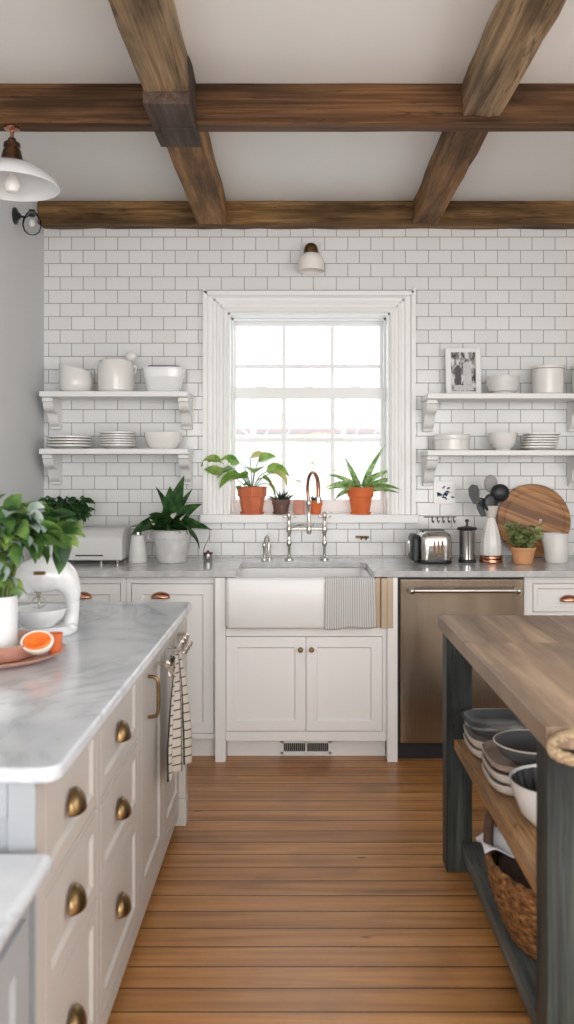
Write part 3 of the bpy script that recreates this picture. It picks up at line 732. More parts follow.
# upper left: pitcher, crock, rectangular tub
zt = 1.8435
t = thing('mixing_pitcher', 'squat cream ceramic jug with a slanted pouring rim, leftmost on the upper left shelf', 'jug', (X_(76), PS, zt))
m = MB(); H = .135
def slant(c, q, h): return (-.012*max(0, -c)*max(0, (h-.09)/.045), 0, (-c*.022+.0)*max(0, (h-.05)/.09))
m.lathe(X_(76), PS, [(0, 0), (.070, 0), (.084, .012), (.091, .04), (.089, .08), (.082, .11), (.081, H), (.077, H), (.078, .11), (.085, .07), (.085, .03), (.06, .008), (0, .008)], 40, z=zt, lean=slant); m.build('body', ceram, t)
t = thing('crock', 'tall cream stoneware crock with a ladle, in the middle of the upper left shelf', 'crock', (X_(116), PS, zt))
m = MB(); m.lathe(X_(116), PS, [(0, 0), (.088, 0), (.098, .012), (.100, .08), (.098, .13), (.090, .155), (.086, .168), (.090, .175), (.084, .177), (.080, .165), (.088, .14), (.09, .02), (0, .01)], 40, z=zt); m.build('body', ceram, t)
for s in (-1, 1):
    m = MB(); m.tube([(X_(116)+s*.096, PS, zt+.14), (X_(116)+s*.108, PS, zt+.145), (X_(116)+s*.107, PS, zt+.115), (X_(116)+s*.098, PS, zt+.105)], .005, 10, 4); m.build('handle', ceram, t)
t = thing('ladle', 'pale ladle leaning inside the cream crock', 'ladle', (X_(122), PS, zt+.05))
m = MB(); m.tube([(X_(116)-.02, PS, zt+.03), (X_(116)+.05, PS, zt+.16), (X_(116)+.075, PS, zt+.20)], [.006, .007, .007], 10, 3); m.build('handle', ceram, t)
m = MB(); m.sphere((X_(116)+.082, PS, zt+.20), .032, 1, .5, .8); m.build('bowl', ceram, t)
t = thing('baking_dish', 'deep white rectangular baking dish with sloping sides, right end of the upper left shelf', 'dish', (X_(164), PS, zt))
m = MB(); m.lathe(X_(164), PS, [(0, 0), (.082, 0), (.088, .006), (.1, .075), (.104, .08), (.104, .085), (.110, .125), (.115, .128), (.115, .134), (.106, .134), (.095, .07), (.083, .01), (0, .01)], 48, sx=1, sy=.72, ex=5, z=zt); m.build('body', enamel, t)
t = thing('baking_tray', 'dark shallow tray resting inside the white rectangular dish', 'tray', (X_(164), PS, zt+.125))
m = MB(); m.lathe(X_(164)+.004, PS, [(0, .000), (.080, .000), (.088, .008), (.082, .008), (.076, .004), (0, .004)], 40, sy=.72, ex=5, z=zt+.134); m.build('body', blackp, t)
# lower left
def plate_stack(x, y, z, r, n, dz, lab, grp, mat=ceram, deep=.012, jit=.002, sy=1, ex=2, dx=0, name='dinner_plate', cat='plate', labs=None):
    base = None; rr_ = random.Random(int(x*1000)+n)
    for i in range(n):
        j = (rr_.random()-.5)*2*jit+dx*i
        if base is None:
            m = MB(); m.lathe(x, y, [(0, 0), (r*.6, 0), (r*.66, .003), (r*.92, deep), (r, deep+.002), (r, deep+.010), (r*.9, deep+.006), (r*.62, .006), (0, .005)], 40, sy=sy, ex=ex, z=z)
            base = m.build(name, mat); tag(base, labs[0] if labs else lab, cat, grp)
        else:
            c = base.copy(); COL.objects.link(c); c.location = Vector(base.location)+Vector((j, j*.5, dz*i)); c['label'] = labs[i] if labs else lab
zt = 1.5355
plate_stack(X_(70), PS, zt, .122, 4, .0155, 'cream dinner plate in the wide stack at the left end of the lower left shelf', 'wide plates on the lower left shelf')
plate_stack(X_(118), PS, zt, .098, 6, .0135, 'cream side plate in the middle stack on the lower left shelf', 'side plates on the lower left shelf', deep=.014, name='side_plate')
t = thing('serving_bowl', 'cream bowl with straight flared sides, right end of the lower left shelf', 'bowl', (X_(163), PS, zt))
m = MB(); m.lathe(X_(163), PS, [(0, 0), (.068, 0), (.082, .012), (.096, .05), (.102, .09), (.098, .09), (.091, .05), (.078, .016), (0, .008)], 40, z=zt, sy=.85, ex=2.8); m.build('body', ceram, t)
# upper right
zt = 1.8325
t = thing('picture_frame', 'white framed black-and-white photograph standing at the left end of the upper right shelf', 'picture', (X_(464), 4.70, zt))
fx0, fx1 = X_(446.5, 4.7), X_(482, 4.7); fz1 = zt+.268
lean = .06
def TF(x, y, z): return (x, 4.705+y+(z-zt)*.12, z)
m = MB(TF); bw = .030
m.box(fx0, fx0+bw, 0, .018, zt, fz1); m.box(fx1-bw, fx1, 0, .018, zt, fz1); m.box(fx0+bw, fx1-bw, 0, .018, zt, zt+bw*.8); m.box(fx0+bw, fx1-bw, 0, .018, fz1-bw*.8, fz1); m.build('frame', trimp, t, bevel=.003)
m = MB(TF); m.box(fx0+bw, fx1-bw, .008, .016, zt+bw*.8, fz1-bw*.8); ph = m.build('print', photom, t)
m = MB(TF)
cx = (fx0+fx1)/2
m.box(cx+.0, cx+.045, .0065, .008, zt+.06, zt+.17); m.prism([(cx-.005, zt+.17), (cx+.02, zt+.195), (cx+.05, zt+.17)], .0065, .008, lambda p, q, a: (p, a, q)); m.box(cx-.05, cx+.055, .0065, .008, zt+.03, zt+.058); m.build('house_shape', printlight, ph)
m = MB(TF); m.box(cx-.045, cx-.012, .0065, .008, zt+.06, zt+.14); m.prism([(cx-.06, zt+.14), (cx-.03, zt+.175), (cx+.0, zt+.14)], .0065, .008, lambda p, q, a: (p, a, q)); m.build('dark_house_shape', printdark, ph)
t = thing('footed_bowl', 'pale ribbed bowl standing between the picture frame and the tall canister', 'bowl', (X_(503), PS, zt))
m = MB(); m.lathe(X_(503), PS, [(0, 0), (.062, 0), (.064, .012), (.078, .018), (.088, .055), (.091, .098), (.087, .098), (.083, .055), (.07, .022), (0, .018)], 40, z=zt); m.build('body', stonew, t)
def canister(x, lab):
    t = thing('canister', lab, 'canister', (x, PS, zt))
    m = MB(); m.lathe(x, PS, [(0, 0), (.080, 0), (.085, .006), (.085, .137), (.08, .14), (0, .14)], 40, z=zt); m.build('body', ceram, t)
    m = MB(); m.lathe(x, PS, [(0, .1405), (.089, .1405), (.091, .147), (.089, .156), (.07, .158), (0, .160)], 40, z=zt); m.build('lid', ceram, t)
canister(X_(548), 'tall cream canister with a flat lid right of the pale ribbed bowl')
canister(X_(588), 'cream canister at the far right end of the upper right shelf')
# lower right
zt = 1.5275
t = thing('cake_tin', 'low round cream tin with a lid, left end of the lower right shelf', 'tin', (X_(452), PS, zt))
m = MB(); m.lathe(X_(452), PS, [(0, 0), (.092, 0), (.096, .005), (.096, .058), (0, .058)], 44, z=zt); m.build('body', ceram, t)
m = MB(); m.lathe(X_(452), PS, [(0, .0585), (.099, .0585), (.101, .064), (.100, .082), (.094, .088), (0, .09)], 44, z=zt); m.build('lid', ceram, t)
t = thing('round_bowl', 'small deep white bowl between the cream tin and the tilted plates', 'bowl', (X_(503), PS, zt))
m = MB(); m.lathe(X_(503), PS, [(0, 0), (.04, 0), (.042, .008), (.06, .02), (.073, .05), (.079, .095), (.075, .095), (.069, .05), (.056, .026), (0, .014)], 40, z=zt); m.build('body', ceram, t)
plate_stack(X_(538), PS, zt, .092, 6, .0145, 'white square plate in the leaning stack at the right of the lower right shelf', 'square plates on the lower right shelf', ex=4.5, sy=.9, dx=.005, jit=.001, name='square_plate')

# ================================================================== LAMPS
t = thing('pendant_lamp', 'white enamel dome pendant lamp with a bronze neck, hanging from the dark cross beam', 'lamp', (-1.107, 3.29, 2.46))
px, py = -1.107, 3.29
m = MB(); m.tube([(px, py, 2.7449), (px, py, 2.69)], .007, 12); m.lathe(px, py, [(0, 0), (.03, 0), (.03, -.006), (.008, -.01), (0, -.01)], 20, z=2.7435); m.build('rod', copper, t)
m = MB(); m.lathe(px, py, [(.006, .10), (.014, .098), (.018, .085), (.030, .080), (.033, .066), (.026, .058), (.034, .05), (.040, .02), (.050, .008), (.052, 0), (.02, 0)], 26, z=2.605); m.build('neck', bronze, t)
m = MB()
op = [(.048, 0), (.080, -.004), (.115, -.020), (.148, -.044), (.170, -.068), (.179, -.084), (.181, -.088)]
prof = op+[(r-.003, h-.002) for r, h in op[::-1]]
m.lathe(px, py, [(r, h) for r, h in prof], 56, z=2.605, closed=True); m.build('shade', enamel, t, angle=60)
m = MB(); m.lathe(px, py, [(.012, -.02), (.014, -.04), (.026, -.065), (.030, -.085), (.022, -.108), (0, -.117)], 22, z=2.605); m.lathe(px, py, [(.016, .0), (.016, -.03)], 16, z=2.605); m.build('bulb', opal, t)
# wall sconce over window
t = thing('wall_sconce', 'small wall lamp with a brass hood and milky glass shade above the window', 'lamp', (PX(311, 4.72), 4.72, 2.56))
sx = PX(311, 4.72)
m = MB(); m.box(sx-.058, sx+.058, YB-.016, YB-.001, 2.60, 2.70); m.build('back_plate', stonew, t, bevel=.004)
m = MB(); m.tube([(sx, YB-.014, 2.655), (sx, YB-.045, 2.672), (sx, YB-.08, 2.66), (sx, YB-.088, 2.63)], .010, 12, 5); m.build('arm', brass, t)
m = MB(); m.lathe(sx, YB-.088, [(0, .052), (.018, .050), (.034, .036), (.041, .015), (.043, -.008), (.040, -.008), (.036, .012), (.028, .03), (0, .045)], 28, z=2.625); m.build('hood', brass, t)
m = MB(); m.lathe(sx, YB-.088, [(.034, .012), (.046, .004), (.064, -.018), (.074, -.045), (.076, -.086), (.073, -.089), (.071, -.045), (.058, -.02), (.043, 0)], 36, z=2.612, closed=True); m.build('shade', opal, t)
# sconce on left wall
t = thing('glass_sconce', 'black wall lamp with a clear glass globe on the left wall behind the pendant', 'lamp', (-1.40, 4.32, 2.68))
m = MB(lambda x, y, z: (XL+.0005+z, 4.30+x, 2.705+y)); m.lathe(0, 0, [(0, 0), (.042, 0), (.042, .008), (.022, .018), (.012, .03), (0, .03)], 24); m.build('back_plate', blackm, t)
m = MB(); m.tube([(XL+.028, 4.30, 2.705), (XL+.055, 4.30, 2.70), (XL+.085, 4.30, 2.72)], .006, 10, 4); m.lathe(XL+.088, 4.30, [(0, 0), (.016, 0), (.018, -.03), (.012, -.034), (0, -.034)], 16, z=2.735); m.build('arm', blackm, t)
m = MB(); m.lathe(XL+.088, 4.30, [(.018, 0), (.030, -.012), (.044, -.04), (.048, -.07), (.038, -.10), (.022, -.112), (.021, -.110), (.036, -.098), (.046, -.07), (.042, -.04), (.028, -.014), (.017, -.003)], 28, z=2.725, closed=True); m.build('globe', glassc, t)
m = MB(); m.sphere((XL+.088, 4.30, 2.668), .017, 1, 1, 1.3, 14, 8); m.build('bulb', opal, t)

# ================================================================== WINDOW SILL PLANTS
PY = 4.815; ZS = WZ0+.0005
def pot(t, x, y, z, r0, r1, h, mat, n=36, saucer=True, band=True, name='pot'):
    dz = 0
    if saucer:
        m = MB(); m.lathe(x, y, [(0, 0), (r0*1.12, 0), (r0*1.2, .012), (r0*1.14, .012), (r0*1.08, .005), (0, .005)], n, z=z); m.build('saucer', mat, t); dz = .0055
    b = h*.62
    rb = r0+(r1*.93-r0)*(b/h)*1.25
    prof = [(0, 0), (r0, 0), (rb, b), (r1*.97 if band else rb+.001, b+.002), (r1, h-.003), (r1*.97, h), (r1*.90, h), (r1*.86, h*.82), (0, h*.80)]
    m = MB(); m.lathe(x, y, prof, n, z=z+dz); m.build(name, mat, t, angle=25)
    m = MB(); m.lathe(x, y, [(0, 0), (r1*.85, 0), (r1*.85, .006), (r1*.4, .010), (0, .011)], 24, z=z+dz+h*.805); m.build('soil', soil, t)
    return z+dz+h*.82
# pothos
x = PX(252, PY); t = thing('potted_pothos', 'broad-leaved plant in a faceted terracotta pot at the left end of the window sill', 'plant', (x, PY, ZS))
zt = pot(t, x, PY, ZS, .058, .084, .15, terra, n=8)
r = random.Random(4); st = MB(); lf = MB(); ly = MB()
def stemleaf(st, lf, base, tip, L, Wd_, az, el=.2, droop=.7, shape=.72, fold=.25, r0=.003, roll=0):
    Wd = Wd_*1.6; L = L*1.2
    mid = ((base[0]+tip[0])/2, (base[1]+tip[1])/2, max(base[2], tip[2])*.6+min(base[2], tip[2])*.4+.015)
    st.tube([base, mid, tip], [r0, r0*.9, r0*.7], 6, 4); lf.leaf(tip, az, el, L, Wd, droop, fold, shape, roll)
b0 = (x, PY, zt)
for (tx, tz, L, Wd, az, el, dr, yl) in [(222, 463, .105, .075, PI, .35, .9, 0), (240, 463, .11, .08, PI*.95, .2, .5, 0), (247, 478, .10, .075, -PI*.8, .25, .8, 0),
        (258, 462, .09, .075, .2, .45, .3, 0), (266, 472, .115, .085, 0.05, .35, .9, 0), (250, 458, .085, .055, .35, .35, .3, 1), (274, 472, .10, .05, -.1, -.2, 1.2, 1),
        (240, 474, .12, .06, PI, -.1, .9, 0), (262, 478, .09, .06, -.4, -.2, 1.1, 0), (232, 470, .09, .06, -PI*.85, .0, .9, 0), (255, 470, .1, .08, -PI/2, .5, 1.2, 0), (268, 484, .08, .05, -.3, -.6, .9, 0), (246, 485, .07, .05, -2.2, .2, 1., 0)]:
    yy = PY-.02-r.random()*.05; tip = (PX(tx, yy), yy, PZ(tz, yy)); stemleaf(st, ly if yl else lf, b0, tip, L, Wd, az, el, dr, .7, roll=-.5*math.cos(az) if abs(math.cos(az)) > .5 else 0)
st.tube([b0, (PX(225, PY-.05), PY-.06, PZ(470, PY-.05)), (PX(217, PY-.07), PY-.10, PZ(468, PY))], .003, 6, 4); lf.leaf((PX(222, 4.72), PY-.1, PZ(472, 4.72)), PI, .15, .10, .07, .0, .2, .7, roll=.9)
st.build('stem', stem, t); lf.build('foliage', lf_pothos, t, normals=False); ly.build('young_leaves', lf_yellow, t, normals=False, props={'label': 'yellowish new leaves'})
# aloe
x = PX(281, PY); t = thing('potted_aloe', 'small dark spiky succulent in a brown clay pot on the window sill', 'plant', (x, PY, ZS))
zt = pot(t, x, PY, ZS, .040, .052, .078, brownpot)
lf = MB()
for i in range(34):
    a = r.random()*2*PI; e = .35+r.random()*1.15; rr_ = .02*r.random(); lf.leaf((x+rr_*math.cos(a), PY+rr_*math.sin(a)*.8, zt), a, e, .055+.045*r.random(), .014, .35, .5, .45, roll=(r.random()-.5)*2.4)
lf.build('foliage', lf_aloe, t, normals=False)
# clay trough and pot behind faucet
t = thing('clay_trough', 'pink clay trough on the window sill behind the faucet, left of the small succulent', 'planter', (PX(298, PY), PY, ZS))
m = MB(); x = PX(299, PY); m.lathe(x, PY, [(0, 0), (.028, 0), (.031, .008), (.032, .070), (.033, .078), (.029, .078), (.027, .06), (0, .06)], 32, ex=6, sy=1.3, z=ZS); m.build('body', pinkclay, t, angle=30)
x = PX(315, PY+.01); t = thing('potted_succulent', 'tiny succulent in a small orange terracotta pot on the window sill behind the spout', 'plant', (x, PY+.01, ZS))
zt = pot(t, x, PY+.01, ZS, .033, .043, .078, terra2, saucer=False)
lf = MB()
for i in range(22):
    a = r.random()*2*PI; e = .3+r.random()*1.1; lf.leaf((x+.012*math.cos(a), PY+.01+.012*math.sin(a), zt), a, e, .035+.02*r.random(), .014, .4, .5, .6)
lf.build('foliage', lf_aloe, t, normals=False)
# spider plant
x = PX(360.5, PY); t = thing('potted_spider_plant', 'long-leaved spider plant in an orange terracotta pot at the right end of the window sill', 'plant', (x, PY, ZS))
zt = pot(t, x, PY, ZS, .050, .076, .148, terra2)
lf = MB(); b0 = (x, PY-.01, zt)
for (az, el, L, Wd, dr) in [(0.1, 1.3, .27, .034, .35), (.25, 1.05, .22, .03, .9), (0, .75, .24, .026, .9), (-.2, .55, .20, .032, .9), (-.3, .3, .19, .026, .6), (PI, 1.35, .19, .028, .3), (PI*.95, 1.0, .20, .026, 1.0),
        (-PI*.9, .85, .2, .028, 1.4), (PI, .6, .17, .03, 1.0), (-PI*.85, .5, .17, .024, 1.5), (-PI/2, .9, .12, .026, 1.4), (-PI/2-.5, 1.2, .15, .026, 1.0), (-PI/2+.6, 1.1, .17, .028, .9), (-2.4, 1.25, .17, .024, .5), (.6, 1.2, .16, .024, .9), (2.4, 1.1, .14, .024, 1.0), (PI*1.05, .3, .14, .024, 1.2), (-.6, .8, .15, .024, 1.2), (0.3, 1.4, .14, .022, .3)]:
    lf.leaf((b0[0]+.012*math.cos(az), b0[1], b0[2]), az, el, L*1.12, Wd*1.35, dr, .25, .55, roll=-1.0*math.cos(az), segs=10)
lf.build('foliage', lf_spider, t, normals=False)

# ================================================================== WORKTOP LEFT
ZW = .9305
CY = 4.52
def XC(x, Y=CY): return PX(x, Y)
# leafy plant in whitewashed pot
x = XC(172); t = thing('potted_peace_lily', 'bushy dark green plant in a whitewashed metal pot on the worktop left of the sink', 'plant', (x, CY, ZW))
m = MB(); m.lathe(x, CY, [(0, 0), (.072, 0), (.075, .004), (.099, .128), (.104, .13), (.108, .166), (.112, .170), (.108, .174), (.103, .170), (.098, .14), (0, .138)], 40, z=ZW); m.build('pot', galv, t, angle=25)
m = MB(); m.lathe(x, CY, [(0, 0), (.097, 0), (.06, .006), (0, .008)], 24, z=ZW+.139); m.build('soil', soil, t)
for s in (-1, 1):
    m = MB(); m.tube([(x+s*.108, CY, ZW+.155), (x+s*.122, CY-.01, ZW+.15), (x+s*.12, CY-.02, ZW+.125), (x+s*.102, CY-.015, ZW+.12)], .003, 8, 4); m.build('handle', galv, t)
lf = MB(); st = MB(); r = random.Random(12)
for i in range(120):
    a = r.random()*2*PI; e = .15+r.random()*1.2; rr_ = .055*r.random()
    lf.leaf((x+rr_*math.cos(a), CY+rr_*math.sin(a), ZW+.175+r.random()*.05), a, e, .06+.05*r.random(), .042+.018*r.random(), 1.1, .3, .7, roll=(r.random()-.5)*1.8)
for (az, el, L, Wd, dr) in [(PI, .55, .23, .095, 1.3), (0.0, .45, .22, .07, .9), (-.3, .35, .22, .06, 1.7), (.1, 1.42, .29, .10, .15), (2.9, 1.35, .24, .09, .3), (-.2, 1.1, .22, .085, .8), (-1.5, 1.3, .25, .09, .3), (PI*.9, .8, .2, .07, 1.3), (-2.6, .7, .2, .07, 1.5), (-.9, .7, .18, .06, 1.2), (-1.9, .9, .17, .06, 1.2), (0, 1.3, .24, .05, .4)]:
    lf.leaf((x, CY-.02, ZW+.18), az, el, L, Wd, dr, .25, .7, roll=-.9*math.cos(az), segs=9)
lf.build('foliage', lf_dark, t, normals=False)
lf = MB()
for (dx, dz, az, ro) in ((-.085, .20, 2.2, .4), (.02, .235, -1.2, .2), (.06, .225, -.8, .5)): lf.leaf((x+dx, CY-.09, ZW+dz), az, .9, .055, .035, .4, .4, .8, ro)
lf.build('flower', rindm, t, normals=False)
# shaker bottle
x = XC(138); t = thing('soap_bottle', 'white conical ceramic bottle with a silver pump between the enamel box and the plant pot', 'bottle', (x, CY, ZW))
m = MB(); m.lathe(x, CY, [(0, 0), (.048, 0), (.05, .005), (.046, .06), (.036, .135), (.033, .142), (0, .144)], 32, z=ZW); m.build('body', stonew, t)
m = MB(); m.lathe(x, CY, [(0, .1445), (.018, .1445), (.018, .160), (.008, .164), (.006, .19), (.012, .192), (.012, .2), (0, .202)], 20, z=ZW); m.tube([(x, CY, ZW+.196), (x-.035, CY-.01, ZW+.19)], .004, 8); m.build('pump', chrome, t)
# enamel box
bx0, bx1 = XC(52), XC(125.5); t = thing('bread_box', 'long off-white enamel bread box on small feet in the left corner of the worktop', 'box', ((bx0+bx1)/2, CY, ZW))
m = MB(); prof = [(4.43, ZW+.018), (4.43, ZW+.13), (4.46, ZW+.17), (4.50, ZW+.184), (4.66, ZW+.184), (4.68, ZW+.17), (4.68, ZW+.018)]
m.prism(prof, bx0, bx1, lambda p, q, a: (a, p, q)); m.build('body', breadb, t, bevel=.006, seg=3)
m = MB(); m.box(XC(80), XC(107), 4.4265, 4.4295, ZW+.040, ZW+.047); m.build('slot', blackm, t)
for (fx, fy) in ((bx0+.03, 4.46), (bx1-.03, 4.46), (bx0+.03, 4.65), (bx1-.03, 4.65), (XC(104), 4.46)):
    m = MB(); m.lathe(fx, fy, [(0, 0), (.010, 0), (.012, .0175), (0, .0175)], 14, z=ZW); m.build('foot', chrome, t)
# plant on the box
x = XC(63); t = thing('potted_ivy', 'compact dark green trailing plant in a grey dish on top of the enamel bread box', 'plant', (x, 4.58, ZW+.185))
m = MB(); m.lathe(x, 4.58, open_vessel(.045, .06, .045), 30, z=ZW+.185); m.build('pot', stonew, t)
m = MB(); m.lathe(x, 4.58, [(0, 0), (.05, 0), (.03, .004), (0, .005)], 20, z=ZW+.215); m.build('soil', soil, t)
lf = MB(); r = random.Random(31)
for i in range(260):
    a = r.random()*2*PI; rr_ = .09*math.sqrt(r.random()); hh = .03+.10*r.random()
    lf.leaf((x+.01+rr_*math.cos(a)*1.15, 4.56+rr_*math.sin(a)*.7, ZW+.205+hh), a, .9-1.6*r.random(), .038+.02*r.random(), .030, .8, .3, .75, roll=(r.random()-.5)*2)
for i in range(8):
    a = r.random()*2*PI; lf.leaf((x, 4.58, ZW+.22), a, 1.2, .09, .01, .8, .3, .6)
lf.build('foliage', lf_dark, t, normals=False)
# small silver jar by the sill
x = XC(208, 4.6); t = thing('salt_jar', 'tiny silver lidded jar with a wire loop standing between the plant pot and the sink', 'jar', (x, 4.6, ZW))
m = MB(); m.lathe(x, 4.6, [(0, 0), (.022, 0), (.025, .006), (.025, .035), (0, .036)], 22, z=ZW); m.build('body', chrome, t)
m = MB(); m.lathe(x, 4.6, [(0, .0365), (.027, .0365), (.027, .043), (.008, .046), (.006, .054), (0, .055)], 22, z=ZW); m.build('lid', bronze, t)
m = MB(); m.tube([(x-.024, 4.6, ZW+.03), (x-.02, 4.6, ZW+.07), (x+.0, 4.6, ZW+.11), (x+.008, 4.6, ZW+.14)], .0018, 6, 4); m.build('wire', chrome, t)

# ================================================================== WORKTOP RIGHT
x0, x1 = XC(411), XC(451); t = thing('toaster', 'chrome long-slot toaster with black ends on the worktop right of the sink', 'toaster', ((x0+x1)/2, CY, ZW))
def rsect(xa, xb, sc=1.0):   # rounded front section in XZ extruded in depth
    pass
m = MB(); m.lathe((x0+x1)/2+.012, CY, [(0, .012), (.080, .012), (.086, .02), (.090, .10), (.088, .135), (.080, .155), (.062, .168), (0, .172)], 48, sx=1, sy=1.15, ex=4.5, z=ZW); m.build('body', chrome, t)
m = MB(); m.lathe((x0+x1)/2+.008, CY, [(0, 0), (.090, 0), (.094, .006), (.094, .014), (.088, .018), (0, .018)], 48, sy=1.13, ex=4.5, z=ZW); m.build('base', blackp, t)
m = MB(); m.lathe(x0+.014, CY, [(0, .015), (.018, .015), (.022, .02), (.022, .13), (.016, .150), (0, .154)], 32, sx=1, sy=4.0, ex=4, z=ZW); m.build('end_cap', blackp, t)
m = MB(); m.box(x0-.013, x0-.008, CY-.02, CY-.0, ZW+.05, ZW+.12); m.box(x0-.022, x0-.008, CY-.025, CY+.005, ZW+.10, ZW+.115); m.build('lever', chrome, t, bevel=.002)
for sy in (-.035, .035):
    m = MB(); m.box((x0+x1)/2-.06, (x0+x1)/2+.065, CY+sy-.012, CY+sy+.012, ZW+.168, ZW+.1745); m.build('slot', blackm, t)
for dx in (-.002, .018, .038):
    m = MB(); m.box((x0+x1)/2+dx, (x0+x1)/2+dx+.010, CY-.1045, CY-.1025, ZW+.045, ZW+.12); m.build('vent_slot', bronze, t)
# press
x = XC(467); t = thing('coffee_press', 'small steel coffee press with black lid between the toaster and the white bottle', 'coffee pot', (x, CY, ZW))
m = MB(); m.lathe(x, CY, [(0, 0), (.046, 0), (.047, .012), (.044, .016), (0, .016)], 30, z=ZW); m.build('base', blackp, t)
m = MB(); m.lathe(x, CY, [(0, .0165), (.042, .0165), (.042, .165), (.044, .17), (0, .171)], 30, z=ZW); m.build('beaker', chrome, t)
m = MB(); m.lathe(x, CY, [(0, .1715), (.052, .1715), (.054, .178), (.05, .185), (.02, .190), (.006, .192), (.005, .21), (.011, .214), (.011, .226), (0, .23)], 30, z=ZW); m.build('lid', blackp, t)
m = MB(); m.tube([(x+.02, CY+.037, ZW+.15), (x+.035, CY+.068, ZW+.15), (x+.038, CY+.07, ZW+.10), (x+.033, CY+.062, ZW+.05), (x+.02, CY+.037, ZW+.04)], .006, 10, 5); m.build('handle', greyp, t)
for a in (-.9, -1.6, -2.3):
    m = MB(); m.box(x+.0425*math.cos(a)-.003, x+.0425*math.cos(a)+.003, CY+.0425*math.sin(a)-.002, CY+.0425*math.sin(a)+.002, ZW+.016, ZW+.165); m.build('stay', blackp, t)
# utensil bottle
x = XC(491); t = thing('utensil_holder', 'white conical ceramic carafe on a copper ring base holding kitchen tools', 'holder', (x, CY, ZW))
m = MB(); m.lathe(x, CY, [(0, 0), (.060, 0), (.063, .004), (.061, .016), (.056, .019), (.061, .022), (.061, .034), (.056, .038), (0, .038)], 36, z=ZW); m.build('base', copper, t)
m = MB(); m.lathe(x, CY, [(0, .0385), (.054, .0385), (.056, .045), (.056, .10), (.050, .14), (.036, .19), (.024, .225), (.019, .24), (.022, .24), (.0, .236)], 10, z=ZW); m.build('body', ceram, t, angle=20)
m = MB(); m.lathe(x, CY, [(.016, .2365), (.024, .238), (.038, .29), (.041, .300), (.038, .300), (.030, .275), (.014, .24)], 28, z=ZW, closed=True); m.build('collar', creamdish, t)
def utensil(name, lab, dx, dy, lean_x, topz, kind, mat):
    t = thing(name, lab, 'utensil', (x+dx, CY+dy, ZW+.27))
    p0 = (x+dx*.3, CY+dy*.3, ZW+.262); p1 = (x+dx+lean_x, CY+dy, topz-.05)
    m = MB(); m.tube([p0, p1], [.007, .006], 10); m.build('handle', mat, t)
    m = MB(); c = (p1[0]+lean_x*.15, p1[1]-.004, topz-.02)
    if kind == 'spoon': m.sphere(c, .040, .9, .28, 1.2)
    elif kind == 'ladle': m.sphere(c, .050, 1, .55, .95)
    elif kind == 'turner': m.prism([(c[0]-.008, c[2]-.055), (c[0]+.022, c[2]-.05), (c[0]+.024, c[2]+.02), (c[0]+.012, c[2]+.045), (c[0]-.016, c[2]+.05), (c[0]-.034, c[2]+.03), (c[0]-.032, c[2]-.01)], c[1]-.003, c[1]+.003, lambda p, q, a: (p, a, q))
    m.build('head', mat, t, bevel=.001 if kind == 'turner' else 0)
utensil('slotted_turner', 'black kitchen turner leaning furthest left in the white carafe', -.024, -.004, -.055, PZ(490, CY), 'turner', blackp)
utensil('serving_spoon', 'black serving spoon standing upright in the white carafe', -.002, -.018, -.006, PZ(499, CY), 'spoon', blackp)
utensil('soup_ladle', 'large black ladle leaning right in the white carafe', .022, -.012, .020, PZ(489, CY), 'ladle', blackp)
utensil('grey_spoon', 'grey silicone spoon at the back of the white carafe', .004, .018, -.002, PZ(480, CY), 'spoon', greyp)
utensil('black_spatula', 'black spatula standing behind the serving spoon in the white carafe', -.010, .012, -.028, PZ(503, CY), 'turner', blackp)
# cutting board
t = thing('cutting_board', 'large round striped wooden cutting board leaning against the tiles', 'board', (PX(534, 4.72), 4.72, ZW))
R = .205; cxb = PX(534.5, 4.72); tilt = .13
def TBd(a, b, c): return (cxb+a, 4.713+c*math.cos(tilt)+(b+R)*math.sin(tilt)*.62, ZW+.004+(b+R)*math.cos(tilt)+0*c)
m = MB(TBd); n = 72; vs = []; fs = []
prof = [(0, .022), (R-.006, .022), (R, .018), (R, .004), (R-.004, 0), (R-.028, 0), (R-.032, .003), (R-.04, .003), (R-.044, 0), (0, 0)]
MBt = MB(lambda u, v, w: TBd(u, v, w)); MBt.lathe(0, 0, prof, 72); MBt.build('disc', boardm, t, angle=30)
m = MB(TBd); m.lathe(.035, .0, [(0, -.002), (.008, -.002), (.008, .0), (0, 0)], 4); m.box(.028, .044, -.006, .010, -.002, -.0005); m.build('label_sticker', paint('pale_sticker', (.62, .7, .66), .5), t)
# herb pot
x = XC(523, 4.46); HY = 4.46; t = thing('potted_jade', 'small fleshy-leaved green plant in a tan clay pot in front of the cutting board', 'plant', (x, HY, ZW))
m = MB(); m.lathe(x, HY, [(0, 0), (.046, 0), (.049, .003), (.062, .072), (.066, .074), (.068, .086), (.06, .086), (.056, .07), (0, .068)], 36, z=ZW); m.build('pot', terra3, t, angle=25)
m = MB(); m.lathe(x, HY, [(0, 0), (.055, 0), (.03, .005), (0, .006)], 24, z=ZW+.0685); m.build('soil', soil, t)
lf = MB(); st = MB(); r = random.Random(5)
for i in range(20):
    a = r.random()*2*PI; rr_ = .04*r.random(); L = .04+.075*r.random(); ln = .75*r.random()
    bx, by = x+rr_*math.cos(a), HY+rr_*math.sin(a); tx, ty, tz = bx+L*ln*math.cos(a), by+L*ln*math.sin(a), ZW+.09+L
    st.tube([(bx, by, ZW+.073), (tx, ty, tz)], .0022, 6)
    for k in range(9):
        f = .25+.75*k/8; q = (bx+(tx-bx)*f, by+(ty-by)*f, ZW+.073+(tz-ZW-.073)*f); aa = r.random()*2*PI
        lf.leaf(q, aa, .7-r.random()*.5, (.040+.018*r.random()), .030, .6, .3, .65, roll=(r.random()-.5)*2.6, segs=5)
st.build('stem', stem, t); lf.build('foliage', lf_succ, t, normals=False)
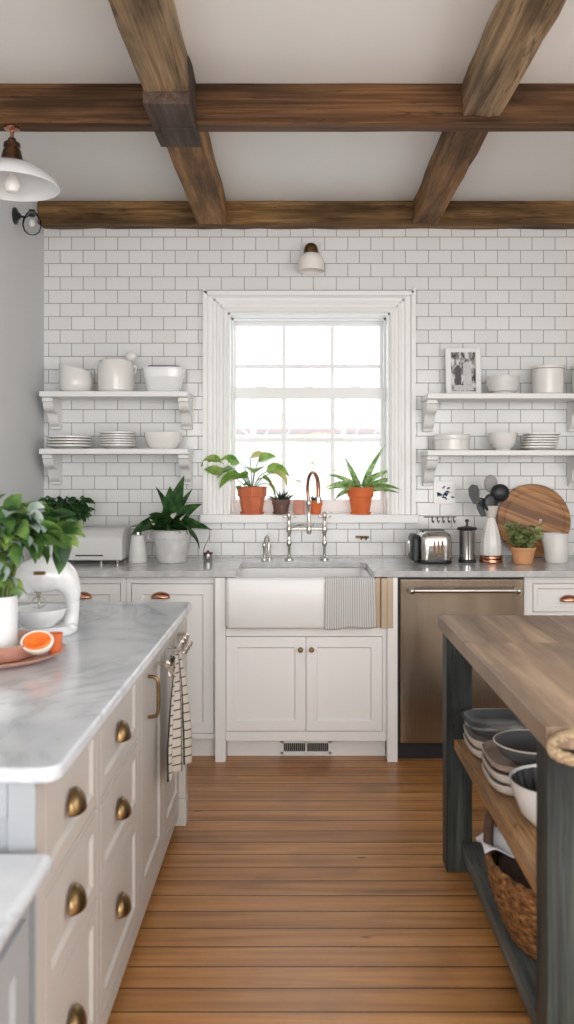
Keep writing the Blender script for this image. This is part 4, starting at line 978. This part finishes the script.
# white jug
x = XC(556.5); t = thing('milk_jug', 'white ceramic jug with a small pouring lip right of the clay potted plant', 'jug', (x, CY, ZW))
def spout(c, q, h):
    k = max(0, -c)**4*max(0, (h-.06)/.09); return (-.034*k, 0, .006*k)
m = MB(); m.lathe(x, CY, [(0, 0), (.056, 0), (.059, .006), (.061, .08), (.058, .13), (.062, .152), (.058, .152), (.054, .13), (.056, .02), (0, .012)], 48, z=ZW, lean=spout); m.build('body', ceram, t)
m = MB(); m.tube([(x+.015, CY+.053, ZW+.13), (x+.02, CY+.083, ZW+.128), (x+.022, CY+.09, ZW+.09), (x+.02, CY+.08, ZW+.05), (x+.015, CY+.054, ZW+.04)], .006, 10, 5); m.build('handle', ceram, t)
# wall items under right shelf
wx = PX(446, 4.79)
t = thing('outlet_plate', 'white wall plate with blue floral decoration on the tiles above the toaster', 'plate', (wx, 4.79, PZ(494, 4.79)))
m = MB(); m.box(wx-.07, wx+.055, 4.793, 4.7995, PZ(504, 4.8), PZ(481, 4.8)); m.build('plate', ceram, t, bevel=.002)
m = MB(); r = random.Random(9)
for i in range(16):
    a, b = wx-.04+r.random()*.075, PZ(501, 4.8)+.02+r.random()*.06
    m.lathe(0, 0, [(0, 0), (.006+.006*r.random(), 0), (.006, .0015), (0, .0015)], 10) if False else m.leaf((a, 4.7918, b), 0 if r.random() < .5 else PI, (r.random()-.5)*2.6, .024, .011, .3, .0, .8, roll=PI/2)
m.build('blue_flowers', bluem, t, solid=.001, normals=False)
t = thing('hook_rail', 'thin rail with small dark hooks on the tiles just above the toaster', 'rail', (PX(441, 4.79), 4.79, PZ(520, 4.79)))
m = MB(); a, b, zz = PX(424, 4.79), PX(456, 4.79), PZ(517, 4.79); m.tube([(a, 4.785, zz), (b, 4.785, zz)], .003, 8); m.tube([(a+.01, 4.785, zz), (a+.01, 4.7995, zz)], .003, 8); m.tube([(b-.01, 4.785, zz), (b-.01, 4.7995, zz)], .003, 8); m.build('bar', greyp, t)
for i in range(5):
    hx = a+.045+i*.03; m = MB(); m.tube([(hx, 4.781, zz+.003), (hx, 4.778, zz-.02), (hx+.003, 4.768, zz-.03), (hx+.006, 4.762, zz-.018)], .0028, 8, 4); m.build('hook', blackm, t)
hx = PX(361, 4.79); zz = PZ(537, 4.79); t = thing('wall_hook', 'small silver hook on the tiles below the right end of the window', 'hook', (hx, 4.78, zz))
m = MB(); m.box(hx-.03, hx+.045, 4.793, 4.7995, zz-.007, zz+.006); m.tube([(hx, 4.793, zz), (hx, 4.775, zz-.012), (hx+.01, 4.768, zz+.002)], .003, 8, 4); m.tube([(hx+.025, 4.793, zz), (hx+.025, 4.775, zz-.014), (hx+.035, 4.768, zz)], .003, 8, 4); m.build('hooks', bronze, t)

# ================================================================== LEFT ISLAND
ZI = .885; XF = -.475
t = thing('marble_top', 'pale grey veined marble slab lying on the white drawer island', 'worktop', (-.81, 2.48, ZI-.03))
m = MB(); x0, x1, y0, y1 = -1.20, -.430, 1.525, 3.455; rr_ = .02
poly = [(x0, y0), (x1-.035, y0)]+[(x1-.035+.035*math.sin(a), y0+.035-.035*math.cos(a)) for a in (PI/8, PI/4, 3*PI/8)]+[(x1, y0+.035), (x1, y1-.02), (x1-.02, y1), (x0, y1)]
m.prism(poly, ZI-.03, ZI, lambda p, q, a: (p, q, a)); m.build('slab', marb, t, bevel=.007, seg=4)
isld = thing('drawer_island', 'white kitchen island with six drawers and bronze cup pulls in the left foreground', 'island', (-.8, 2.5, 0))
Ti = lambda u, v, w: (XF+v, u, w)
Y0, Y1 = 1.545, 3.44
m = MB(); m.box(-1.17, XF-.022, Y0+.022, Y1-.002, .045, ZI-.0305); m.build('carcass', isl, isld)
cols = [(1.60, 2.01), (2.05, 2.52), (2.58, 2.98), (3.02, 3.39)]
rows = [(.63, .832), (.418, .612), (.105, .40)]
m = MB(Ti)
us = [Y0]+[v for c in cols for v in c]+[Y1]
for i in range(0, len(us), 2): m.box(us[i], us[i+1], -.02, 0, .045, ZI-.031)
for c in cols:
    m.box(c[0], c[1], -.02, 0, .835, ZI-.031); m.box(c[0], c[1], -.02, 0, .045, .102)
for c in cols[:2]: m.box(c[0], c[1], -.02, 0, .403, .415); m.box(c[0], c[1], -.02, 0, .615, .627)
m.build('face_frame', isl, isld, bevel=.001)
for c in cols[:2]:
    for rw in rows:
        d = panel(Ti, c[0]+.003, c[1]-.003, rw[0], rw[1], rail=.035, mold=.008).build('drawer', isl, isld, bevel=.001)
        cz = .725 if rw[0] > .6 else (.520 if rw[0] > .4 else .262)
        cup_pull(Ti, (c[0]+c[1])/2-.01, cz-.022, brass, d, a=.039, h=.045, d=.025)
for c in cols[2:]:
    d = panel(Ti, c[0]+.003, c[1]-.003, .105, .832, rail=.05, mold=.008).build('door', isl, isld, bevel=.001)
    u = c[0]+.12
    if c is cols[2]:
        m = MB(Ti); m.tube([(u, -.001, .765), (u, .028, .755), (u, .032, .70), (u, .028, .645), (u, -.001, .635)], .006, 10, 5); m.build('pull', brass, d)
m = MB(); m.box(-1.17, XF-.0005, Y0, Y0+.02, .045, ZI-.031); m.build('end_panel', islend, isld, bevel=.001)
m = MB(); m.box(-1.17, XF-.051, Y0-.008, Y0-.0005, .79, ZI-.032); m.box(XF-.05, XF, Y0-.008, Y0-.0005, .045, ZI-.032); m.build('end_frame', islend, isld, bevel=.001)
for (fx, fy) in ((XF-.03, Y1-.03), (XF-.03, Y0+.06), (-1.14, Y1-.03), (-1.14, Y0+.06)):
    m = MB(); m.lathe(fx, fy, [(0, 0), (.024, 0), (.034, .012), (.036, .03), (.028, .04), (.036, .0445), (0, .0445)], 24); m.build('foot', isl, isld)
# bracket foot at far corner
m = MB(); m.box(XF-.05, XF+.026, Y1-.045, Y1+.008, .02, ZI-.0308); m.box(XF-.055, XF+.030, Y1-.055, Y1+.010, 0, .11); m.build('corner_post', isl, isld, bevel=.004)
# towel rail and towel
t = thing('towel_rail', 'silver rail with hooks along the far end of the drawer island', 'rail', (-.45, 3.08, .76))
m = MB(); m.tube([(-.44, 2.82, .772), (-.44, 3.38, .772)], .006, 12)
for yy in (2.84, 3.1, 3.36): m.tube([(-.44, yy, .772), (XF+.0005, yy, .772)], .005, 10); m.lathe(0, 0, [(0, 0), (.001, 0), (0, .001)], 6, z=.772) if False else None
m.build('bar', nickel, t)
for yy in (2.84, 3.19, 3.26, 3.33):
    m = MB(); m.tube([(-.441, yy, .781), (-.430, yy, .773), (-.434, yy, .748), (-.428, yy, .732), (-.418, yy, .736), (-.416, yy, .748)], .004, 8, 4); m.build('hook', nickel, t)
def checktowel():
    m = MB()
    def fn(u, v):
        if v < .12:
            k = v/.12; x = -.452+.012*k; z = .735+.048*math.sin(k*PI*.5); k = 0
        else:
            k = (v-.12)/.88; x = -.431; z = .783-.405*k
        y = 2.99+(u-.5)*(.16+.17*min(1, k*1.3))+.01*k
        g = min(1, k*3)
        x += g*(-.018+.046*u)*min(1, .3+k)
        fold = .015*math.sin(u*16.5+.4)*min(1, .25+k*1.2)
        return (x+fold+.006, y+.006*math.sin(k*7), z-.035*k*u)
    m.grid(fn, 60, 40); return m
tag(checktowel().build('checked_towel', towel_check, solid=.002), 'cream tea towel with black grid lines hanging from the island rail', 'towel')
# low marble counter in the foreground
t = thing('low_counter', 'lower marble-topped white unit at the bottom left corner, in front of the drawer island', 'counter', (-.82, 1.1, 0))
m = MB(); m.box(-1.20, -.435, .55, 1.518, .705, .74); m.build('slab', marb, t, bevel=.016, seg=5)
m = MB(); m.box(-1.17, -.478, .60, 1.515, .05, .7045); m.build('body', islend, t, bevel=.002)
panel(lambda u, v, w: (-.478+.0195+v, u, w), .66, 1.44, .10, .66, rail=.06).build('side_panel', islend, t, bevel=.001)
m = MB(); m.box(-1.15, -.5, .63, 1.49, 0, .0495); m.build('plinth', islend, t)

# ---- things on island
PXc, PYc = -.862, 2.40; ZP = ZI+.0005
t = thing('copper_charger', 'wide rosy copper plate lying on the marble island, bottom of the two', 'plate', (PXc, PYc, ZP))
m = MB(); m.lathe(PXc, PYc, [(0, 0), (.13, 0), (.15, .004), (.196, .020), (.200, .024), (.194, .025), (.148, .009), (.13, .006), (0, .006)], 56, z=ZP); m.build('dish', copperplate, t)
t = thing('copper_bowl', 'shallow rosy copper dish standing on the wide plate under the white vase', 'dish', (PXc, PYc, ZP+.0065))
m = MB(); m.lathe(PXc, PYc, [(0, 0), (.10, 0), (.115, .006), (.138, .042), (.146, .050), (.140, .051), (.110, .013), (.10, .007), (0, .007)], 56, z=ZP+.0065); m.build('dish', copperplate, t)
zb = ZP+.0065+.0075
t = thing('flower_vase', 'white cylinder vase of mixed green foliage on the copper dish at the left edge', 'plant', (PXc+.012, PYc, zb))
vx, vy = PXc+.012, PYc
m = MB(); m.lathe(vx, vy, [(0, 0), (.052, 0), (.056, .004), (.056, .165), (.053, .167), (.051, .165), (.051, .01), (0, .008)], 40, z=zb); m.build('vase', enamel, t)
r = random.Random(77); lf = MB(); ls = MB(); st = MB()
ctr = Vector((vx+.005, vy, 1.225))
for i in range(460):
    a = r.random()*2*PI; ph_ = math.acos(1-1.9*r.random()); q = .45+.55*r.random()
    p = ctr+Vector((math.sin(ph_)*math.cos(a)*.195, math.sin(ph_)*math.sin(a)*.18, math.cos(ph_)*.115))*q
    el = .9-1.5*r.random()
    if p.x > vx+.02 and p.z < 1.215: p.z = 1.215+.06*r.random(); el = .3+.6*r.random()
    big = r.random()
    (ls if i % 4 == 0 else lf).leaf(p, a+(r.random()-.5)*1.2, el, .038+.045*big, .026+.024*big, 1.1, .25, .72, roll=(r.random()-.5)*2.2)
for i in range(16):
    a = 2*PI*i/16; st.tube([(vx+.025*math.cos(a), vy+.025*math.sin(a), zb+.02), (vx+.035*math.cos(a), vy+.035*math.sin(a), zb+.17), (vx+.09*math.cos(a)-.02, vy+.09*math.sin(a), 1.20+.04*math.sin(i*3))], .003, 6, 4)
for i in range(90):
    p = (vx-.05+.085*r.random(), vy-.09+.13*r.random(), 1.10+.12*r.random()); (ls if i % 4 == 0 else lf).leaf(p, r.random()*6.28, .7-1.3*r.random(), .05+.035*r.random(), .032+.02*r.random(), .9, .25, .72, roll=(r.random()-.5)*1.8)
for i in range(46):
    a = PI*.5+PI*r.random(); p = (vx+.055*math.cos(a), vy+.06*math.sin(a), 1.09+.06*r.random()); lf.leaf(p, a, .6-r.random(), .06, .038, .8, .25, .75)
for (dx, dy, dz, az, el) in ((.12, -.06, 1.25, .2, .3), (.15, -.05, 1.24, -.1, -.2), (.175, -.04, 1.23, -.2, -.9), (.17, -.02, 1.21, -.1, -1.1), (.14, 0, 1.28, 0, .5)): lf.leaf((vx+dx, vy+dy, dz), az, el, .085, .055, .6, .25, .75, roll=.5)
for (dx, dz) in ((0, 1.30), (-.03, 1.315), (.05, 1.30), (-.06, 1.29)): lf.leaf((vx+dx, vy-.05, dz), dx*20, 1.2, .07, .05, .5, .25, .75, roll=.5)
st.build('stem', stem, t); lf.build('foliage', lf_mix, t, normals=False); ls.build('silver_foliage', lf_silver, t, normals=False, props={'label': 'silvery pale leaves among the green'})
# halved fruit
fx, fy, fz = PX(38, 2.30), 2.295, zb+.035
t = thing('cut_melon', 'halved fruit with white rind and bright orange flesh on the copper dish', 'fruit', (fx, fy, zb))
fx = PX(37, 2.335); fy = 2.335
def TM(u, v, w):     # axis tilted towards camera
    a = -.75; y = v*math.cos(a)-w*math.sin(a); z = v*math.sin(a)+w*math.cos(a); return (fx+u*.92, fy-y*.9, zb+.050+z*1.0)
m = MB(lambda u, v, w: TM(u, -v, w)); m.lathe(0, 0, [(0, -.030), (.025, -.028), (.043, -.018), (.050, 0), (.047, .004), (.043, .002)], 36, sy=.72, closed=False); m.build('rind', rindm, t)
m = MB(lambda u, v, w: TM(u, -v, w)); m.lathe(0, 0, [(.0425, .0022), (.036, .007), (.018, .003), (0, .002)], 36, sy=.72); m.build('flesh', orangef, t)
x, y = PX(56, 2.38)-.003, 2.415
t = thing('copper_cup', 'small orange copper cup standing behind the halved fruit', 'cup', (x, y, zb))
m = MB(); m.lathe(x-.012, y, [(0, 0), (.016, 0), (.018, .005), (.024, .055), (.022, .055), (.015, .008), (0, .007)], 26, z=zb+.002); m.build('body', terra2, t)
# stand mixer
MX, MY = PX(44, 2.78), 2.80
t = thing('stand_mixer', 'small white enamel stand mixer behind the vase on the marble island', 'mixer', (MX, MY, ZP))
m = MB(); m.lathe(MX+.01, MY-.01, [(0, 0), (.088, 0), (.093, .006), (.093, .018), (.082, .028), (0, .030)], 44, sy=.78, ex=2.8, z=ZP); m.build('base', enamel, t)
m = MB(); m.tube([(MX+.070, MY+.035, ZP+.02), (MX+.078, MY+.035, ZP+.06), (MX+.082, MY+.025, ZP+.10), (MX+.078, MY+.01, ZP+.145), (MX+.050, MY, ZP+.182), (MX+.0, MY-.005, ZP+.192), (MX-.045, MY-.008, ZP+.182), (MX-.078, MY-.010, ZP+.150), (MX-.088, MY-.010, ZP+.118)], [.026, .022, .022, .034, .054, .060, .056, .040, .024], 28, 8); m.build('head', enamel, t)
m = MB(); m.box(MX-.020, MX+.018, MY-.0685, MY-.052, ZP+.197, ZP+.208); m.build('badge', brass, t, bevel=.002)
m = MB(); m.lathe(MX-.02, MY-.012, [(0, .155), (.010, .155), (.012, .135), (.006, .12), (.004, .10), (0, .10)], 16, z=ZP)
for a in range(4):
    c, s_ = math.cos(a*PI/2+.4), math.sin(a*PI/2+.4); m.tube([(MX-.02, MY-.012, ZP+.125), (MX-.02+.022*c, MY-.012+.022*s_, ZP+.105), (MX-.02+.018*c, MY-.012+.018*s_, ZP+.09), (MX-.02, MY-.012, ZP+.080)], .0018, 6, 4)
m.build('whisk', nickel, t)
m = MB(); m.lathe(MX-.008, MY-.045, [(0, .0305), (.05, .0305), (.054, .036), (.075, .055), (.086, .078), (.089, .088), (.085, .088), (.08, .078), (.068, .055), (0, .042)], 40, z=ZP); m.build('bowl', enamel, t)

# ================================================================== WOOD TABLE (RIGHT)
tb = thing('work_table', 'large wooden-topped kitchen table with grey posts and two shelves in the right foreground', 'table', (.95, 2.43, 0))
TX0, TX1, TY0, TY1, TZ = .510, 1.42, 1.75, 3.10, .891
m = MB(); m.box(TX0, TX1, TY0, TY1, TZ-.048, TZ); m.build('tabletop', blockm, tb, bevel=.004, seg=3)
for (lx, ly) in ((.525, 3.0), (.525, 1.79), (1.315, 3.0), (1.315, 1.79)):
    m = MB(); m.box(lx, lx+.09, ly, ly+.085, 0, TZ-.0485); m.build('leg', greywood, tb, bevel=.003)
m = MB(); m.box(.55, 1.38, 1.876, 2.999, .435, .47); m.build('shelf_board', shelfwood, tb, bevel=.002)
m = MB(); m.box(.576, 1.36, 1.876, 2.999, .055, .110); m.build('bottom_board', greywoody, tb, bevel=.003)
m = MB(); m.box(.616, 1.314, 3.03, 3.055, .76, TZ-.049); m.box(.616, 1.314, 1.82, 1.845, .76, TZ-.049); m.build('apron', greywood, tb, bevel=.002)
t = thing('rope_loop', 'thick twisted jute rope loop hanging on the near end of the wooden table', 'rope', (.64, 1.72, .81))
m = MB(); pts = []
for i in range(49):
    a = 2*PI*i/48; pts.append((.605+.092*math.cos(a), 1.728-.006*math.sin(a)**2, .858+.030*math.sin(a)))
for s_ in range(3):
    m.tube([(p[0]+.005*math.cos(i*.9+s_*2*PI/3)*abs(math.sin(2*PI*i/48)), p[1]+.005*math.sin(i*.9+s_*2*PI/3), p[2]+.005*math.cos(i*.9+s_*2*PI/3)) for i, p in enumerate(pts)], .0075, 8, 2)
for xx in (.60, .63): m.sphere((xx, 1.734, .884), .0155)
m.build('strand', rope, t)

# crockery on mid shelf
ZM = .4705
def square_bowl(x, y, z, r, h, mat, name, lab, cat='bowl', grp=None, ex=4):
    m = MB(); m.lathe(x, y, [(0, 0), (r*.72, 0), (r*.86, .006), (r*.97, h*.5), (r, h), (r*.96, h), (r*.92, h*.5), (r*.7, .008), (0, .008)], 48, ex=ex, z=z); o = m.build(name, mat); tag(o, lab, cat, grp); return o
for i in range(2):
    square_bowl(.688, 2.862, ZM+i*.0305, .122, .038, creamdish, 'square_bowl', 'cream square dish in the far stack on the table shelf', grp='cream dishes at the far end of the table shelf')
    bpy.context.view_layer.update()
m = MB(); m.lathe(.688, 2.862, [(0, 0), (.09, 0), (.112, .010), (.126, .034), (.130, .036), (.130, .040), (.120, .040), (.104, .018), (.085, .010), (0, .010)], 48, ex=4, z=ZM+.071); tag(m.build('serving_platter', greydish), 'glossy dark grey square platter on top of the far stack on the table shelf', 'platter')
for i in range(2):
    square_bowl(.692, 2.562, ZM+i*.031, .127, .038, creamdish, 'deep_dish', 'thick cream square dish in the middle stack on the table shelf', grp='cream dishes in the middle of the table shelf')
square_bowl(.692, 2.562, ZM+.064, .127, .032, pinkdish, 'square_dish', 'tan-rimmed square dish under the dark round bowl on the table shelf', 'dish')
m = MB(); m.lathe(.700, 2.545, [(0, 0), (.05, 0), (.056, .005), (.095, .03), (.112, .062), (.109, .064), (.092, .036), (.055, .012), (0, .008)], 44, z=0)
for k in range(len(m.v)): m.v[k].z += ZM+.0725
t = thing('round_bowl', 'dark grey round bowl with pale rim, topping the middle stack on the table shelf', 'bowl', (.70, 2.545, ZM+.0725)); m.build('body', greydish, t)
m = MB(); m.lathe(.700, 2.545, [(.1095, .0645), (.1125, .0625), (.1135, .0650), (.111, .0670)], 44, z=ZM+.0725, closed=True); m.build('rim', creamdish, t, props={'label': 'pale glazed rim'})
t = thing('ribbed_bowl', 'white bowl with dark ribbed inside, nearest on the table shelf', 'bowl', (.688, 2.262, ZM))
m = MB(); m.lathe(.688, 2.262, [(0, 0), (.055, 0), (.062, .006), (.095, .040), (.115, .092), (.123, .126), (.119, .126), (.111, .092), (.09, .042), (.055, .012), (0, .01)], 48, z=ZM); m.build('body', enamel, t)
m = MB(); nn = 96
def ribr(c, q, h): k = .0025*(1 if int(math.atan2(q, c)/(2*PI)*48+100) % 2 else -1); return (-abs(k)*c, -abs(k)*q, 0) if k > 0 else (0, 0, 0)
m.lathe(.688, 2.262, [(0, .0125), (.053, .0145), (.0865, .045), (.1075, .092), (.1155, .120)][::-1]+[], 96, z=ZM, lean=ribr)
m.f = [f for f in m.f if len(f) < 10]
m.build('lining', blackp, t, angle=15, normals=False)
# basket
t = thing('wicker_basket', 'brown woven oval basket with dark handles on the bottom board of the table', 'basket', (.735, 2.38, .1105))
BX, BY, BZ = .735, 2.38, .1105; CH = .0145
m = MB(); nn = 120
def weave(c, q, h):
    a = math.atan2(q, c); row = int(h/CH); k = .0035*math.sin(a*30+(row % 2)*PI); up = .03*max(0, q)**3*(h/.218)
    return (k*c, k*q*1.3, up)
prof = [(0, 0), (.135, 0)]
for i in range(1, 16):
    hh = CH*i; prof.append((.138+.065*math.sin(min(1, hh/.218)*PI/2), hh))
for (rr2, hh) in ((.205, .222), (.198, .228), (.190, .220)): prof.append((rr2, hh))
for i in range(14, 1, -2): hh = CH*i; prof.append((.128+.062*math.sin(min(1, hh/.218)*PI/2), hh))
prof.append((0, .012))
m.lathe(BX, BY, prof, nn, sy=1.28, z=BZ, lean=weave); m.build('body', wicker, t, angle=80)
for sgn in (1, -1):
    m = MB(); pts = []
    for i in range(9):
        a = i/8; th = (2.55-.62*(a-.5)) if sgn > 0 else (-.59-.62*(a-.5))
        pts.append((BX+.195*math.cos(th), BY+.25*math.sin(th), BZ+.216+.030*max(0, math.sin(th))**3+.075*math.sin(PI*a)))
    m.tube(pts, .0145, 10, 3); m.build('handle', wickerd, t)
m = MB(); m.lathe(BX, BY, [(0, .16), (.10, .16), (.150, .168), (.168, .182), (.15, .197), (.08, .204), (0, .20)], 40, sy=1.25, z=BZ, lean=lambda c, q, h: (0, 0, .012*math.sin(7*c+5*q))); tag(m.build('wool_blanket', darkfill), 'dark brown woollen textile filling the wicker basket', 'blanket')
m = MB()
def clf(u, v):
    x = BX-.205+.13*u; y = BY+.03+.13*v
    return (x, y, BZ+.216+.012*math.sin(u*7+v*5)+.022*u*v+.006)
m.grid(clf, 16, 16); tag(m.build('white_napkin', clothw, solid=.003), 'crumpled white cloth on the far end of the wicker basket', 'cloth')

# ================================================================== OUTSIDE
def ground():
    m = MB(); m.box(-40, 40, 5.6, 60, -.35, -.3); return m
o = ground().build('snow_ground', snow); struct(o)
t = thing('neighbour_house', 'pale house with a long rosy roof seen through the window', 'house', (.5, 27, -.3))
m = MB(); m.box(-9, 11, 25.5, 31, -.3, 2.5); m.build('wall', facade, t)
m = MB(); m.prism([(24.9, 2.5), (24.9, 2.62), (28.25, 3.32), (31.6, 2.62), (31.6, 2.5)], -9.5, 11.5, lambda p, q, a: (a, p, q)); m.build('roof', roofm, t)
for wx_ in (-5, -1.6, 1.4, 4.4):
    m = MB(); m.box(wx_, wx_+1.1, 25.46, 25.5, .9, 1.9); m.build('window', barkp, t)
def tree(x, y, h, seed, lab):
    t = thing('bare_tree', lab, 'tree', (x, y, -.3), 'bare trees outside the window'); r = random.Random(seed)
    m = MB(); m.tube([(x, y, -.3), (x+.05, y, h*.5), (x+.15*(r.random()-.5), y, h)], [.055, .04, .012], 8, 4)
    for i in range(16):
        z = h*.2+h*.75*i/16; a = r.random()*2*PI; L = .5+r.random()*1.2
        m.tube([(x+.04, y, z), (x+L*.6*math.cos(a), y+L*.6*math.sin(a), z+L*.5), (x+L*math.cos(a), y+L*math.sin(a), z+L*1.2)], [.016, .010, .004], 6, 3)
    m.build('trunk', barkp, t)
for i, (tx, ty) in enumerate(((-2.6, 17), (-.75, 13.5), (.9, 17.5), (2.9, 14.5), (4.4, 19.5))): tree(tx, ty, 6.5, i+3, 'pale leafless tree beyond the window')
def shrub(x, y, z, s, mat, lab):
    m = MB(); r = random.Random(int(x*10))
    for i in range(420):
        a = r.random()*2*PI; ph_ = math.acos(r.random()); p = (x+s*math.sin(ph_)*math.cos(a)*r.random()**.4, y+s*.6*math.sin(ph_)*math.sin(a), z+s*1.2*math.cos(ph_)*r.random()**.3)
        m.leaf(p, a, r.random()*1.2, s*.14, s*.08, .6)
    m.tube([(x, y, z), (x, y, z+s*.6)], .03, 6); tag(m.build('garden_shrub', mat, normals=False), lab, 'shrub')
shrub(PX(243, 9.0), 9.0, -.3+.0, 1.1, shrubg, 'pale green shrub behind the left of the lower window panes')
shrub(PX(314, 21), 21, -.3, 2.2, shrubm, 'pale yellowish shrub in the middle of the lower window panes')
m = MB(); m.sphere((PX(324, 11), 11, -.32), 1.3, 1.0, .8, 1.12, 32, 14); tag(m.build('snowy_boulder', paint('grey_stone', (.44, .45, .48), .8, (.58, .58, .60), 2)), 'grey snow-dusted mound outside behind the faucet', 'rock')
